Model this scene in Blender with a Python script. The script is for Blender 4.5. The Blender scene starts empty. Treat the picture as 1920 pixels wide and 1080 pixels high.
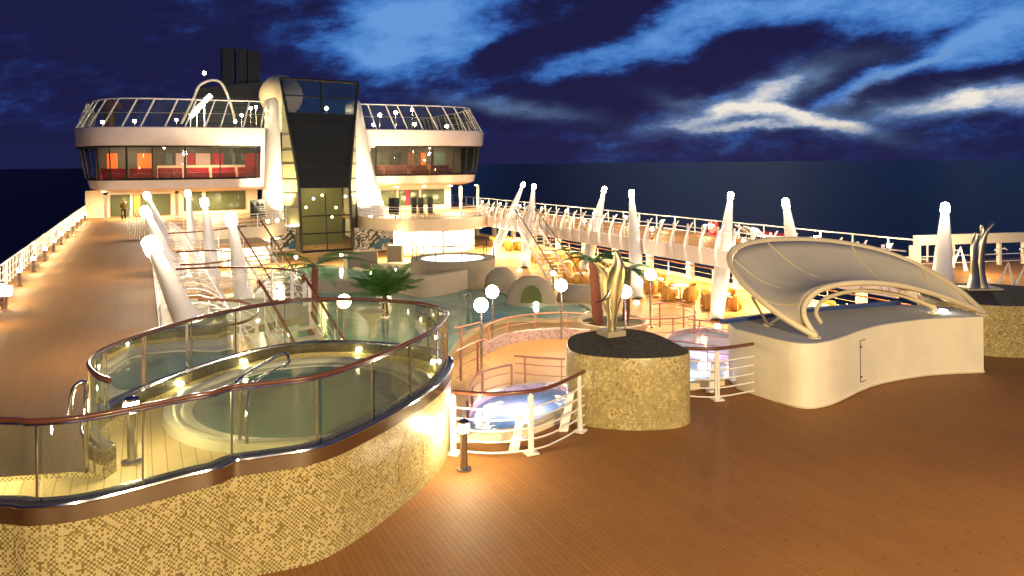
import bpy, bmesh, math, random
from mathutils import Vector, Matrix
random.seed(7)
PI = math.pi
S = bpy.context.scene
COL = S.collection
# ------------------------------------------------------------------ camera
FPX = 1400.0; YAW = math.atan(695 / FPX); TILT = .0088; CZ = 4.5
FW = Vector((math.sin(YAW), math.cos(YAW), 0)); RT = Vector((math.cos(YAW), -math.sin(YAW), 0)); UP = Vector((0, 0, 1))
cx = (RT - UP * TILT).normalized(); cy = (UP + RT * TILT).normalized(); cz = -FW
cam = bpy.data.cameras.new('camera'); camo = bpy.data.objects.new('camera', cam); COL.objects.link(camo)
M = Matrix.Identity(4)
for i in range(3):
    M[i][0] = cx[i]; M[i][1] = cy[i]; M[i][2] = cz[i]
M[2][3] = CZ
camo.matrix_world = M
cam.sensor_width = 36; cam.lens = FPX / 1920 * 36; cam.shift_y = -(540 - 303.5) / 1920; cam.clip_end = 20000; cam.clip_start = .1
S.camera = camo
# ------------------------------------------------------------------ exposure, world, twilight sun
S.view_settings.view_transform = 'Standard'; S.view_settings.look = 'None'; S.view_settings.exposure = 0.0; S.view_settings.gamma = 1
S.cycles.sample_clamp_indirect = 4; S.cycles.sample_clamp_direct = 0; S.cycles.max_bounces = 8; S.cycles.transparent_max_bounces = 24
S.cycles.caustics_reflective = False; S.cycles.caustics_refractive = False; S.cycles.use_denoising = True
W = bpy.data.worlds.new('World'); S.world = W; W.use_nodes = True
nt = W.node_tree; nt.nodes.clear()


class NG:
    """tiny node-graph writer"""
    def __init__(s, nt): s.nt = nt
    def n(s, typ, **k):
        o = s.nt.nodes.new(typ)
        for a, b in k.items(): setattr(o, a, b)
        return o
    def put(s, sock, v):
        if isinstance(v, bpy.types.NodeSocket): s.nt.links.new(v, sock)
        elif v is not None:
            try: sock.default_value = v
            except Exception: sock.default_value = (*v, 1)
    def m(s, op, a, b=None, c=None, clamp=False):
        o = s.n('ShaderNodeMath', operation=op, use_clamp=clamp)
        for i, v in enumerate((a, b, c)):
            if v is not None: s.put(o.inputs[i], v)
        return o.outputs[0]
    def dot(s, a, v):
        o = s.n('ShaderNodeVectorMath', operation='DOT_PRODUCT'); s.put(o.inputs[0], a); o.inputs[1].default_value = v
        return o.outputs['Value']
    def xyz(s, x, y, z=0.0):
        o = s.n('ShaderNodeCombineXYZ')
        for i, v in enumerate((x, y, z)): s.put(o.inputs[i], v)
        return o.outputs[0]
    def noise(s, vec, scale, detail=4, rough=.5, dist=0, dims='3D'):
        o = s.n('ShaderNodeTexNoise', noise_dimensions=dims)
        s.put(o.inputs['Vector'], vec); o.inputs['Scale'].default_value = scale; o.inputs['Detail'].default_value = detail
        o.inputs['Roughness'].default_value = rough; o.inputs['Distortion'].default_value = dist
        return o.outputs[0]
    def ramp(s, f, stops, interp='LINEAR'):
        o = s.n('ShaderNodeValToRGB'); e = o.color_ramp; e.interpolation = interp
        while len(e.elements) < len(stops): e.elements.new(.5)
        for q, (p, c) in zip(e.elements, stops):
            q.position = p; q.color = (*c, 1)
        s.put(o.inputs[0], f)
        return o.outputs[0]
    def mix(s, f, a, b, typ='MIX'):
        o = s.n('ShaderNodeMix', data_type='RGBA', blend_type=typ)
        s.put(o.inputs[0], f)
        for i, v in ((6, a), (7, b)):
            if isinstance(v, bpy.types.NodeSocket): s.put(o.inputs[i], v)
            else: o.inputs[i].default_value = (*v, 1)
        return o.outputs[2]


g = NG(nt)
D = g.n('ShaderNodeTexCoord').outputs['Generated']
a_ = g.dot(D, RT); b_ = g.dot(D, FW); c_ = g.dot(D, UP)
az = g.m('ARCTAN2', a_, b_); el = g.m('ARCSINE', c_)
def sky_uv(px, py):
    u = (px - 960) / FPX; v = (303.5 + (960 - px) * TILT - py) / FPX
    return math.atan(u), math.atan(v / math.sqrt(1 + u * u))
warp = g.noise(g.xyz(az, g.m('MULTIPLY', el, 2.2)), 5.5, 6, .62)
warp2 = g.noise(g.xyz(az, g.m('MULTIPLY', el, 2.2), 3.7), 6.5, 6, .62)
azw = g.m('ADD', az, g.m('MULTIPLY', g.m('SUBTRACT', warp, .5), .11))
elw = g.m('ADD', el, g.m('MULTIPLY', g.m('SUBTRACT', warp2, .5), .06))
def blob(px, py, rx, ry, ang, amp):
    u0, v0 = sky_uv(px, py); ca, sa = math.cos(ang), math.sin(ang)
    du = g.m('SUBTRACT', azw, u0); dv = g.m('SUBTRACT', elw, v0)
    p = g.m('MULTIPLY', g.m('ADD', g.m('MULTIPLY', du, ca), g.m('MULTIPLY', dv, sa)), FPX / rx)
    q = g.m('MULTIPLY', g.m('SUBTRACT', g.m('MULTIPLY', dv, ca), g.m('MULTIPLY', du, sa)), FPX / ry)
    r2 = g.m('ADD', g.m('MULTIPLY', p, p), g.m('MULTIPLY', q, q))
    return g.m('MULTIPLY', g.m('EXPONENT', g.m('MULTIPLY', r2, -1.0)), amp)
def total(L):
    t = None
    for b in L:
        v = blob(*b); t = v if t is None else g.m('ADD', t, v)
    return t
open_sky = total([(820, 40, 140, 80, 0, .95), (870, 130, 120, 42, .2, .6), (720, 110, 70, 60, -.5, .45), (660, 95, 60, 16, -.6, .3), (1090, 118, 110, 34, .1, .6),
                  (1240, 70, 120, 50, .2, .6), (1420, 12, 260, 34, .0, .55), (1700, 20, 260, 40, .0, .5), (1640, 110, 240, 34, .42, .45), (1880, 70, 150, 40, .3, .45), (1360, 170, 150, 26, .35, .4),
                  (920, 192, 150, 14, -.05, .35), (1640, 155, 190, 9, .42, .55), (1820, 195, 170, 20, .05, .4), (1020, 262, 260, 12, 0, .12), (640, 215, 120, 10, 0, .1)])
clouds = total([(150, 60, 420, 120, 0, -.10), (930, 105, 120, 22, .35, -.7), (1080, 62, 130, 26, .38, -.7), (1200, 20, 70, 26, .3, -.5), (800, 125, 40, 18, 0, -.3), (1110, 178, 240, 34, .03, -.55), (1410, 78, 100, 30, .0, -.6), (1360, 125, 90, 22, 0, -.4),
                (1560, 140, 150, 22, .42, -.5), (1740, 70, 180, 20, .42, -.45), (1760, 165, 200, 18, .2, -.6), (900, 40, 46, 26, .4, -.3)])
fine = g.noise(g.xyz(az, g.m('MULTIPLY', g.m('SUBTRACT', el, g.m('MULTIPLY', az, .12)), 2.3), 1.3), 12.5, 12, .70, .1)
mid = g.noise(g.xyz(az, g.m('MULTIPLY', el, 1.9), 9.1), 5.0, 7, .6)
val = g.m('ADD', g.m('MULTIPLY', g.m('ADD', open_sky, clouds), 1.0), g.m('ADD', .10, g.m('MULTIPLY', az, .14)))
val = g.m('ADD', g.m('ADD', val, g.m('MULTIPLY', g.m('SUBTRACT', fine, .5), 1.55)), g.m('MULTIPLY', g.m('SUBTRACT', mid, .5), 1.25))
skyc = g.ramp(val, [(.0, (.0110, .0115, .058)), (.14, (.0120, .0170, .085)), (.30, (.016, .040, .175)), (.50, (.035, .125, .42)), (.72, (.07, .22, .58)), (1, (.13, .32, .70))])
glow = total([(1400, 190, 130, 20, .30, .8), (1470, 222, 120, 12, -.22, 1.2), (1410, 243, 110, 8, -.02, .6), (1850, 190, 150, 17, .08, 1.0), (1330, 230, 120, 20, .1, .2), (960, 205, 120, 14, -.1, .22), (1640, 160, 130, 8, .45, .25)])
gl = g.m('MULTIPLY', glow, g.m('ADD', g.m('MULTIPLY', fine, 2.4), -.30), clamp=True)
col = g.mix(g.m('MULTIPLY', gl, 2.2, clamp=True), skyc, (.16, .27, .50)); col = g.mix(g.m('MULTIPLY', g.m('SUBTRACT', gl, .30), 1.7, clamp=True), col, (.88, .82, .72))
low = g.m('MULTIPLY', g.m('EXPONENT', g.m('MULTIPLY', g.m('MULTIPLY', el, el), -900.0)), .75)
col = g.mix(low, col, (.0135, .0155, .068))
nish = g.n('ShaderNodeTexSky', sky_type='NISHITA', sun_disc=False, sun_elevation=math.radians(1), sun_rotation=math.radians(40))
col = g.mix(1.0, col, g.mix(.9997, nish.outputs[0], (0, 0, 0)), 'ADD')
bg = g.n('ShaderNodeBackground'); g.put(bg.inputs[0], col); bg.inputs[1].default_value = 1.0
nt.links.new(bg.outputs[0], g.n('ShaderNodeOutputWorld').inputs[0])
sl = bpy.data.lights.new('sun', 'SUN'); sl.energy = .03; sl.color = (.6, .7, 1); sl.angle = math.radians(20)
so = bpy.data.objects.new('sun', sl); COL.objects.link(so); so.rotation_euler = (math.radians(70), 0, math.radians(140))

# ------------------------------------------------------------------ photo geometry helpers: a pixel plus a known level or plane gives the real point
def _ray(px, py):
    u = px - 960; v = py - 303.5
    return u - TILT * v, TILT * u + v
def atd(px, py, d):
    u, v = _ray(px, py)
    return Vector((FW.x * d + RT.x * u / FPX * d, FW.y * d + RT.y * u / FPX * d, CZ - v * d / FPX))
def at(px, py, z):
    u, v = _ray(px, py)
    return atd(px, py, (CZ - z) * FPX / v)
def atY(px, py, Y):
    u, v = _ray(px, py)
    return atd(px, py, Y / (FW.y + RT.y * u / FPX))

# ------------------------------------------------------------------ materials
MATS = {}
def mat(name, color, rough=.5, metal=0, spec=.5, coat=0):
    if name in MATS: return MATS[name]
    m = bpy.data.materials.new(name); m.use_nodes = True; MATS[name] = m
    b = m.node_tree.nodes['Principled BSDF']
    b.inputs['Base Color'].default_value = (*color, 1); b.inputs['Roughness'].default_value = rough
    b.inputs['Metallic'].default_value = metal; b.inputs['Specular IOR Level'].default_value = spec; b.inputs['Coat Weight'].default_value = coat
    G = NG(m.node_tree)
    # gentle wear so that no surface is perfectly even
    tc = G.n('ShaderNodeTexCoord').outputs['Object']
    nz = G.noise(tc, 2.3, 5, .6)
    f = G.ramp(nz, [(.3, tuple(c * .93 for c in color)), (.7, tuple(min(1, c * 1.03) for c in color))])
    G.put(b.inputs['Base Color'], f)
    G.put(b.inputs['Roughness'], G.m('ADD', rough - .06, G.m('MULTIPLY', nz, .12)))
    return m
def emit(name, color, strength):
    if name in MATS: return MATS[name]
    m = bpy.data.materials.new(name); m.use_nodes = True; MATS[name] = m
    b = m.node_tree.nodes['Principled BSDF']
    b.inputs['Base Color'].default_value = (.8, .8, .8, 1)
    b.inputs['Emission Color'].default_value = (*color, 1); b.inputs['Emission Strength'].default_value = strength
    return m
def glass(name, tint, refl=.12, dirt_haze=.06, fm=.9):
    if name in MATS: return MATS[name]
    m = bpy.data.materials.new(name); m.use_nodes = True; MATS[name] = m
    n = m.node_tree; n.nodes.clear(); G = NG(n)
    tr = G.n('ShaderNodeBsdfTransparent'); tr.inputs[0].default_value = (*tint, 1)
    gl = G.n('ShaderNodeBsdfGlossy'); gl.inputs['Roughness'].default_value = .03; gl.inputs[0].default_value = (1, 1, 1, 1)
    df = G.n('ShaderNodeBsdfDiffuse'); df.inputs[0].default_value = (.55, .6, .4, 1)
    fr = G.n('ShaderNodeFresnel'); fr.inputs[0].default_value = 1.5
    mx = G.n('ShaderNodeMixShader'); G.put(mx.inputs[0], G.m('ADD', G.m('MULTIPLY', fr.outputs[0], fm), refl * .3))
    n.links.new(tr.outputs[0], mx.inputs[1]); n.links.new(gl.outputs[0], mx.inputs[2])
    tc = G.n('ShaderNodeTexCoord').outputs['Object']
    mx2 = G.n('ShaderNodeMixShader'); G.put(mx2.inputs[0], G.m('MULTIPLY', G.noise(tc, 1.7, 6, .65), dirt_haze * 2))  # yellow-green film also imitates the haze of lamplight in the glass
    n.links.new(mx.outputs[0], mx2.inputs[1]); n.links.new(df.outputs[0], mx2.inputs[2])
    n.links.new(mx2.outputs[0], G.n('ShaderNodeOutputMaterial').inputs[0])
    return m
def deckmat(name, base, dark, plank, seam, rough=.5, along='Y'):
    m = bpy.data.materials.new(name); m.use_nodes = True; MATS[name] = m
    G = NG(m.node_tree); b = m.node_tree.nodes['Principled BSDF']
    tc = G.n('ShaderNodeTexCoord').outputs['Object']
    sp = G.n('ShaderNodeSeparateXYZ'); G.put(sp.inputs[0], tc)
    X, Y = (sp.outputs[0], sp.outputs[1]) if along == 'Y' else (sp.outputs[1], sp.outputs[0])
    u = G.m('DIVIDE', X, plank)
    fu = G.m('FRACT', u); idx = G.m('FLOOR', u)
    v = G.m('ADD', G.m('DIVIDE', Y, 2.4), G.m('MULTIPLY', idx, .37)); fv = G.m('FRACT', v)
    wn = G.n('ShaderNodeTexWhiteNoise', noise_dimensions='2D'); G.put(wn.inputs['Vector'], G.xyz(idx, G.m('FLOOR', v)))
    grain = G.noise(G.xyz(G.m('MULTIPLY', X, 14.0), G.m('MULTIPLY', Y, 1.2)), 3, 5, .6)
    big = G.noise(tc, .35, 5, .6)
    t = G.m('ADD', G.m('ADD', G.m('ADD', G.m('MULTIPLY', wn.outputs['Value'], .10), .06), G.m('MULTIPLY', grain, .3)), G.m('MULTIPLY', big, .75))
    c = G.ramp(t, [(.35, dark), (.85, base)])
    sm = G.m('MAXIMUM', G.m('LESS_THAN', fu, seam), G.m('LESS_THAN', fv, .004))
    c = G.mix(G.m('MULTIPLY', sm, .72), c, tuple(x * .28 for x in dark))
    G.put(b.inputs['Base Color'], c)
    G.put(b.inputs['Roughness'], G.m('ADD', rough - .1, G.m('MULTIPLY', big, .28)))
    b.inputs['Specular IOR Level'].default_value = .35
    bp = G.n('ShaderNodeBump'); bp.inputs['Strength'].default_value = .25; bp.inputs['Distance'].default_value = .01
    G.put(bp.inputs['Height'], G.m('SUBTRACT', grain, sm)); m.node_tree.links.new(bp.outputs[0], b.inputs['Normal'])
    return m
def mosaicmat(name, tones, tile, grout=(.12, .10, .05)):
    """small square glass tiles in mixed tones, laid by surface (UV in metres)"""
    m = bpy.data.materials.new(name); m.use_nodes = True; MATS[name] = m
    G = NG(m.node_tree); b = m.node_tree.nodes['Principled BSDF']
    uv = G.n('ShaderNodeTexCoord').outputs['UV']
    sp = G.n('ShaderNodeSeparateXYZ'); G.put(sp.inputs[0], uv)
    u = G.m('DIVIDE', sp.outputs[0], tile); v = G.m('DIVIDE', sp.outputs[1], tile)
    wn = G.n('ShaderNodeTexWhiteNoise', noise_dimensions='2D'); G.put(wn.inputs['Vector'], G.xyz(G.m('FLOOR', u), G.m('FLOOR', v)))
    n = len(tones)
    c = G.ramp(wn.outputs['Value'], [(sum(w for w, _ in tones[:i]), cc) for i, (_, cc) in enumerate(tones)], 'CONSTANT')
    if len(tones) == 3 and 'gold' in name:
        # dark tiles sit mostly on alternate places, so they read as separate dots
        par = G.m('LESS_THAN', G.m('FRACT', G.m('MULTIPLY', G.m('ADD', G.m('FLOOR', u), G.m('FLOOR', v)), .5)), .25)
        wn2 = G.n('ShaderNodeTexWhiteNoise', noise_dimensions='2D'); G.put(wn2.inputs['Vector'], G.xyz(G.m('ADD', G.m('FLOOR', u), 91.0), G.m('FLOOR', v)))
        patch = G.noise(G.xyz(sp.outputs[0], sp.outputs[1]), 2.2, 3, .5)
        dk = G.m('ADD', G.m('MULTIPLY', par, G.m('LESS_THAN', wn2.outputs['Value'], G.m('ADD', patch, .24))), G.m('MULTIPLY', G.m('SUBTRACT', 1.0, par), G.m('LESS_THAN', wn2.outputs['Value'], .07)))
        c = G.mix(dk, G.mix(G.m('MULTIPLY', wn.outputs['Value'], .45), tones[0][1], tones[1][1]), G.mix(wn.outputs['Value'], tones[2][1], tuple(x * 1.8 for x in tones[2][1])))
    gr = G.m('MAXIMUM', G.m('LESS_THAN', G.m('FRACT', u), .12), G.m('LESS_THAN', G.m('FRACT', v), .12))
    c = G.mix(G.m('MULTIPLY', gr, .75), c, grout)
    G.put(b.inputs['Base Color'], c); G.put(b.inputs['Roughness'], G.m('ADD', .75 if 'dark' in name else .3, G.m('MULTIPLY', gr, .4)))
    bp = G.n('ShaderNodeBump'); bp.inputs['Strength'].default_value = .4; bp.inputs['Distance'].default_value = .004
    G.put(bp.inputs['Height'], G.m('ADD', G.m('SUBTRACT', 1.0, gr), G.m('MULTIPLY', wn.outputs['Value'], .3))); m.node_tree.links.new(bp.outputs[0], b.inputs['Normal'])
    return m
def water(name, color, rough=.06, scale=3.0, strength=.25, dark=None):
    m = bpy.data.materials.new(name); m.use_nodes = True; MATS[name] = m
    G = NG(m.node_tree); b = m.node_tree.nodes['Principled BSDF']
    tc = G.n('ShaderNodeTexCoord').outputs['Object']
    c = G.ramp(G.noise(tc, .5, 4, .6), [(.3, dark or tuple(x * .6 for x in color)), (.7, color)])
    G.put(b.inputs['Base Color'], c); b.inputs['Roughness'].default_value = rough; b.inputs['IOR'].default_value = 1.33
    bp = G.n('ShaderNodeBump'); bp.inputs['Strength'].default_value = strength; bp.inputs['Distance'].default_value = .05
    G.put(bp.inputs['Height'], G.noise(tc, scale, 4, .6)); m.node_tree.links.new(bp.outputs[0], b.inputs['Normal'])
    return m
WARM = (1, .73, .34); WARM2 = (1, .80, .48); COOL = (1, .90, .80)
m_white = mat('white_paint', (.84, .81, .78), .35)
m_cream = mat('cream_paint', (.80, .70, .52), .38)
m_pinkw = mat('pinkish_white_paint', (.78, .66, .62), .4)
m_wood = mat('mahogany', (.14, .045, .02), .3, coat=.4)
m_steel = mat('polished_steel', (.62, .60, .56), .16, 1)
m_dsteel = mat('dark_steel', (.06, .065, .05), .4, .6)
m_gold = mat('patinated_bronze', (.72, .62, .36), .40, 1)
m_silver = mat('silvered_bronze', (.66, .62, .46), .36, 1)
m_black = mat('black', (.012, .014, .012), .5)
m_red = mat('red_fabric', (.42, .015, .05), .7)
m_orange = mat('orange_panel', (.85, .16, .015), .5)
m_wicker = mat('golden_wicker', (.62, .33, .08), .7)
m_linen = mat('white_linen', (.8, .76, .66), .8)
m_blue = mat('blue_edge_paint', (.03, .06, .22), .5)
m_top = mat('grey_blue_roof_paint', (.34, .35, .40), .8, spec=.2)
m_canvas = mat('grey_canvas', (.52, .48, .41), .8)
m_tube = mat('cream_tube_paint', (.74, .64, .44), .4)
m_pipe = mat('cream_piping', (.62, .54, .32), .6)
m_grey = mat('grey_plaster', (.22, .20, .16), .7)
m_pool = mat('pale_tub_plastic', (.55, .55, .40), .3)
m_stone = mat('rough_stone', (.30, .26, .20), .85)
m_pinkrail = mat('coral_rail_paint', (.50, .20, .12), .45)
m_leaf = mat('palm_leaf', (.05, .13, .035), .5)
m_trunk = mat('red_brown_trunk', (.12, .035, .018), .9)
m_skin = mat('skin', (.45, .26, .17), .6)
m_olive = mat('olive_jacket', (.10, .09, .02), .8)
m_navy = mat('dark_trousers', (.012, .013, .02), .8)
m_teal = mat('dim_teal_panel', (.05, .10, .09), .4)
m_radome = mat('cream_radome', (.72, .58, .36), .5)
m_funnel = mat('dark_funnel_slats', (.018, .022, .02), .45)
m_side = mat('olive_cladding', (.26, .25, .13), .35)
m_deck = deckmat('brown_deck', (.33, .150, .042), (.20, .082, .023), .075, .07, .6)
m_teak = deckmat('pale_teak_deck', (.62, .38, .15), (.42, .23, .08), .14, .06, .5)
m_tubdeck = deckmat('bleached_tub_planks', (.50, .40, .20), (.38, .29, .13), .16, .07, .5)
m_mosaic = mosaicmat('gold_cream_mosaic', [(.48, (.58, .48, .24)), (.22, (.45, .36, .16)), (.30, (.15, .115, .038))], .024, (.24, .19, .08))
m_mosaic_grey = mosaicmat('dark_grey_mosaic', [(.5, (.10, .09, .07)), (.3, (.075, .068, .05)), (.2, (.14, .125, .09))], .034, (.06, .055, .045))
m_mosaic_pink = mosaicmat('pale_pink_mosaic', [(.5, (.62, .45, .42)), (.3, (.50, .38, .42)), (.2, (.40, .28, .25))], .08, (.35, .25, .2))
MATS['dark_grey_mosaic'].node_tree.nodes['Principled BSDF'].inputs['Specular IOR Level'].default_value = .03
m_sea = water('sea_water', (.007, .009, .020), .40, .06, 1.0); m_sea.node_tree.nodes['Principled BSDF'].inputs['Specular IOR Level'].default_value = .16
m_tubwater = water('tub_water', (.14, .27, .20), .10, 3.2, .26, (.11, .22, .165))
m_poolwater = water('pool_water', (.26, .46, .36), .09, 1.6, .3, (.10, .24, .20))
m_rim = mat('pale_pool_rim', (.42, .36, .24), .6)
g_rail = glass('rail_glass', (.90, .93, .76), .15, .085)
g_dark = glass('tower_glass', (.17, .19, .15), .3, .02)
g_screen = glass('screen_glass', (.86, .88, .72), .05, .05)
g_win = glass('window_glass', (.80, .84, .76), .12, .02)
e_globe = emit('globe_glow', WARM2, 105)
e_far = emit('far_globe_glow', WARM2, 200)
e_bollard = emit('bollard_glow', (1, .72, .33), 560)
e_mast = emit('mast_lamp_glow', (1, .92, .80), 90)
e_ceil = emit('ceiling_lamp_glow', WARM, 60)
e_glow_wall = emit('glow_wall', (1, .88, .66), 2.2)  # glow added to a white wall in place of light falling on it
e_tubl = emit('tub_lamp_glow', (1, .95, .5), 120)
e_upl = emit('uplight_glow', WARM2, 25)
e_star = emit('star_glow', (1, .93, .80), 45)

# ------------------------------------------------------------------ object helpers
def link(o, parent=None):
    COL.objects.link(o)
    if parent is not None: o.parent = parent
    return o
ORG = {}
def thing(name, loc, label, cat, group=None):
    o = bpy.data.objects.new(name, None); COL.objects.link(o); o.location = loc; o.empty_display_size = .1
    o['label'] = label; o['category'] = cat
    if group: o['group'] = group
    ORG[o.name] = Vector(loc)
    return o
class MB:
    def __init__(s): s.v = []; s.f = []; s.uv = []; s.mi = []; s.cur = 0
    def face(s, idx, uv=None): s.f.append(tuple(idx)); s.uv.append(uv); s.mi.append(s.cur)
    def box(s, lo, hi):
        x0, y0, z0 = lo; x1, y1, z1 = hi; b = len(s.v)
        s.v += [(x0, y0, z0), (x1, y0, z0), (x1, y1, z0), (x0, y1, z0), (x0, y0, z1), (x1, y0, z1), (x1, y1, z1), (x0, y1, z1)]
        for q in ((0, 3, 2, 1), (4, 5, 6, 7), (0, 1, 5, 4), (1, 2, 6, 5), (2, 3, 7, 6), (3, 0, 4, 7)): s.face([b + i for i in q])
        return s
    def obox(s, c, ax, ay, az):
        """oriented box: centre and three half-axes"""
        c, ax, ay, az = map(Vector, (c, ax, ay, az)); b = len(s.v)
        for k in ((-1, -1, -1), (1, -1, -1), (1, 1, -1), (-1, 1, -1), (-1, -1, 1), (1, -1, 1), (1, 1, 1), (-1, 1, 1)):
            s.v.append(tuple(c + ax * k[0] + ay * k[1] + az * k[2]))
        for q in ((0, 3, 2, 1), (4, 5, 6, 7), (0, 1, 5, 4), (1, 2, 6, 5), (2, 3, 7, 6), (3, 0, 4, 7)): s.face([b + i for i in q])
        return s
    def tube(s, pts, r, n=8, closed=False, flat=None):
        """tube along pts; r number or list; flat=(rx, ry) factor"""
        pts = [Vector(p) for p in pts]; N = len(pts); rs = r if isinstance(r, (list, tuple)) else [r] * N
        b = len(s.v); prev = None
        for i, p in enumerate(pts):
            t = (pts[(i + 1) % N] - pts[i - 1]) if closed else (pts[min(i + 1, N - 1)] - pts[max(i - 1, 0)])
            t.normalize()
            if prev is None:
                a = Vector((0, 0, 1)) if abs(t.z) < .9 else Vector((1, 0, 0)); u = t.cross(a).normalized()
            else:
                u = (prev - t * prev.dot(t)).normalized()
            prev = u; w = t.cross(u)
            for k in range(n):
                an = 2 * PI * k / n
                s.v.append(tuple(p + (u * math.cos(an) + w * math.sin(an)) * rs[i]))
        for i in range(N if closed else N - 1):
            j = (i + 1) % N
            for k in range(n):
                s.face((b + i * n + k, b + i * n + (k + 1) % n, b + j * n + (k + 1) % n, b + j * n + k))
        if not closed:
            s.face([b + k for k in range(n)][::-1]); s.face([b + (N - 1) * n + k for k in range(n)])
        return s
    def lathe(s, prof, c=(0, 0, 0), n=20, cap=True):
        b = len(s.v); c = Vector(c)
        for r, z in prof:
            for k in range(n): s.v.append((c.x + r * math.cos(2 * PI * k / n), c.y + r * math.sin(2 * PI * k / n), c.z + z))
        for i in range(len(prof) - 1):
            for k in range(n): s.face((b + i * n + k, b + i * n + (k + 1) % n, b + (i + 1) * n + (k + 1) % n, b + (i + 1) * n + k))
        if cap:
            s.face([b + k for k in range(n)][::-1]); s.face([b + (len(prof) - 1) * n + k for k in range(n)])
        return s
    def sphere(s, c, r, n=14, sq=1):
        return s.lathe([(max(.001, r * math.sin(PI * i / 10)), -r * sq * math.cos(PI * i / 10)) for i in range(11)], c, n, False)
    def grid(s, rows, closed=False, uv=True):
        """rows: list of equal-length point lists; UV in metres along/up"""
        b = len(s.v); n = len(rows[0]); us = [0]
        for k in range(1, n + 1): us.append(us[-1] + (Vector(rows[0][k % n]) - Vector(rows[0][k - 1])).length)
        vs = [0]
        for i in range(1, len(rows)): vs.append(vs[-1] + (Vector(rows[i][0]) - Vector(rows[i - 1][0])).length)
        for r in rows: s.v += [tuple(p) for p in r]
        for i in range(len(rows) - 1):
            for k in range(n if closed else n - 1):
                j = (k + 1) % n
                s.face((b + i * n + k, b + i * n + j, b + (i + 1) * n + j, b + (i + 1) * n + k), [(us[k], vs[i]), (us[k + 1], vs[i]), (us[k + 1], vs[i + 1]), (us[k], vs[i + 1])])
        return s
    def poly(s, pts, z=None):
        b = len(s.v)
        P = [tuple(p) if z is None else (p[0], p[1], z) for p in pts]
        s.v += P; s.face(range(b, b + len(P)), [(p[0], p[1]) for p in P]); return s
    def prism(s, pts, z0, z1, top=True, bottom=True):
        lo = [(p[0], p[1], z0) for p in pts]; hi = [(p[0], p[1], z1) for p in pts]
        s.grid([lo, hi], closed=True)
        if top: s.poly(hi)
        if bottom: s.poly(lo[::-1])
        return s
    def strip(s, pts, w, z0, z1):
        """solid curb of width w following pts"""
        pts = [Vector((p[0], p[1], 0)) for p in pts]; L = []; R = []
        for i, p in enumerate(pts):
            t = (pts[min(i + 1, len(pts) - 1)] - pts[max(i - 1, 0)]).normalized(); n = Vector((-t.y, t.x, 0)) * w / 2
            L.append(p + n); R.append(p - n)
        return s.prism(L + R[::-1], z0, z1)
    def build(s, name, m, parent=None, smooth=False, base=None, solid=None):
        me = bpy.data.meshes.new(name)
        if parent is not None:
            q = parent
            while q.parent: q = q.parent
            off = ORG.get(q.name, Vector((0, 0, 0)))
        else: off = Vector(base) if base is not None else Vector((0, 0, 0))
        me.from_pydata([(x - off.x, y - off.y, z - off.z) for x, y, z in s.v], [], s.f)
        if any(u for u in s.uv):
            ul = me.uv_layers.new(name='UVMap')
            for p, u in zip(me.polygons, s.uv):
                if u:
                    for li, c in zip(p.loop_indices, u): ul.data[li].uv = c
        for mm in (m if isinstance(m, (list, tuple)) else [m]): me.materials.append(mm)
        for p, i in zip(me.polygons, s.mi): p.material_index = i
        if smooth:
            me.polygons.foreach_set('use_smooth', [True] * len(me.polygons))
            try: me.set_sharp_from_angle(angle=math.radians(38))
            except Exception: pass
        bm = bmesh.new(); bm.from_mesh(me)
        bmesh.ops.recalc_face_normals(bm, faces=bm.faces); bm.to_mesh(me); bm.free()
        me.update()
        o = bpy.data.objects.new(name, me); link(o, parent)
        if parent is None: o.location = off; ORG[o.name] = off
        if solid:
            md = o.modifiers.new('thick', 'SOLIDIFY'); md.thickness = solid; md.offset = 0
        return o
def tag(o, label, cat, group=None, kind=None):
    if label: o['label'] = label
    if cat: o['category'] = cat
    if group: o['group'] = group
    if kind: o['kind'] = kind
    return o
def structure(o): o['kind'] = 'structure'; return o
def lamp(parent, loc, kind, power, color=WARM, size=.2, rot=None, spot=None):
    l = bpy.data.lights.new(parent.name.split('.')[0] + '_light', kind); l.energy = power; l.color = color
    if kind == 'AREA': l.shape = 'DISK'; l.size = size
    else: l.shadow_soft_size = size
    if spot: l.spot_size = math.radians(spot); l.spot_blend = .6
    o = bpy.data.objects.new(l.name, l); COL.objects.link(o); o.parent = parent
    q = parent
    while q.parent: q = q.parent
    o.location = Vector(loc) - ORG.get(q.name, Vector((0, 0, 0)))
    if rot is not None: o.rotation_euler = Vector(rot).to_track_quat('-Z', 'Y').to_euler()
    return o
def copy_thing(root, loc, rz=0, label=None):
    r = root.copy(); COL.objects.link(r); r.location = loc; r.rotation_euler = (0, 0, rz)
    if label: r['label'] = label
    for ch in list(root.children):
        c = ch.copy(); COL.objects.link(c); c.parent = r
        for gch in list(ch.children):
            d = gch.copy(); COL.objects.link(d); d.parent = c
    return r
ORD = ['first', 'second', 'third', 'fourth', 'fifth', 'sixth', 'seventh', 'eighth', 'ninth', 'tenth', 'eleventh', 'twelfth', 'thirteenth', 'fourteenth', 'fifteenth', 'sixteenth', 'seventeenth', 'eighteenth', 'nineteenth', 'twentieth',
       'twenty-first', 'twenty-second', 'twenty-third', 'twenty-fourth']
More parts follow.
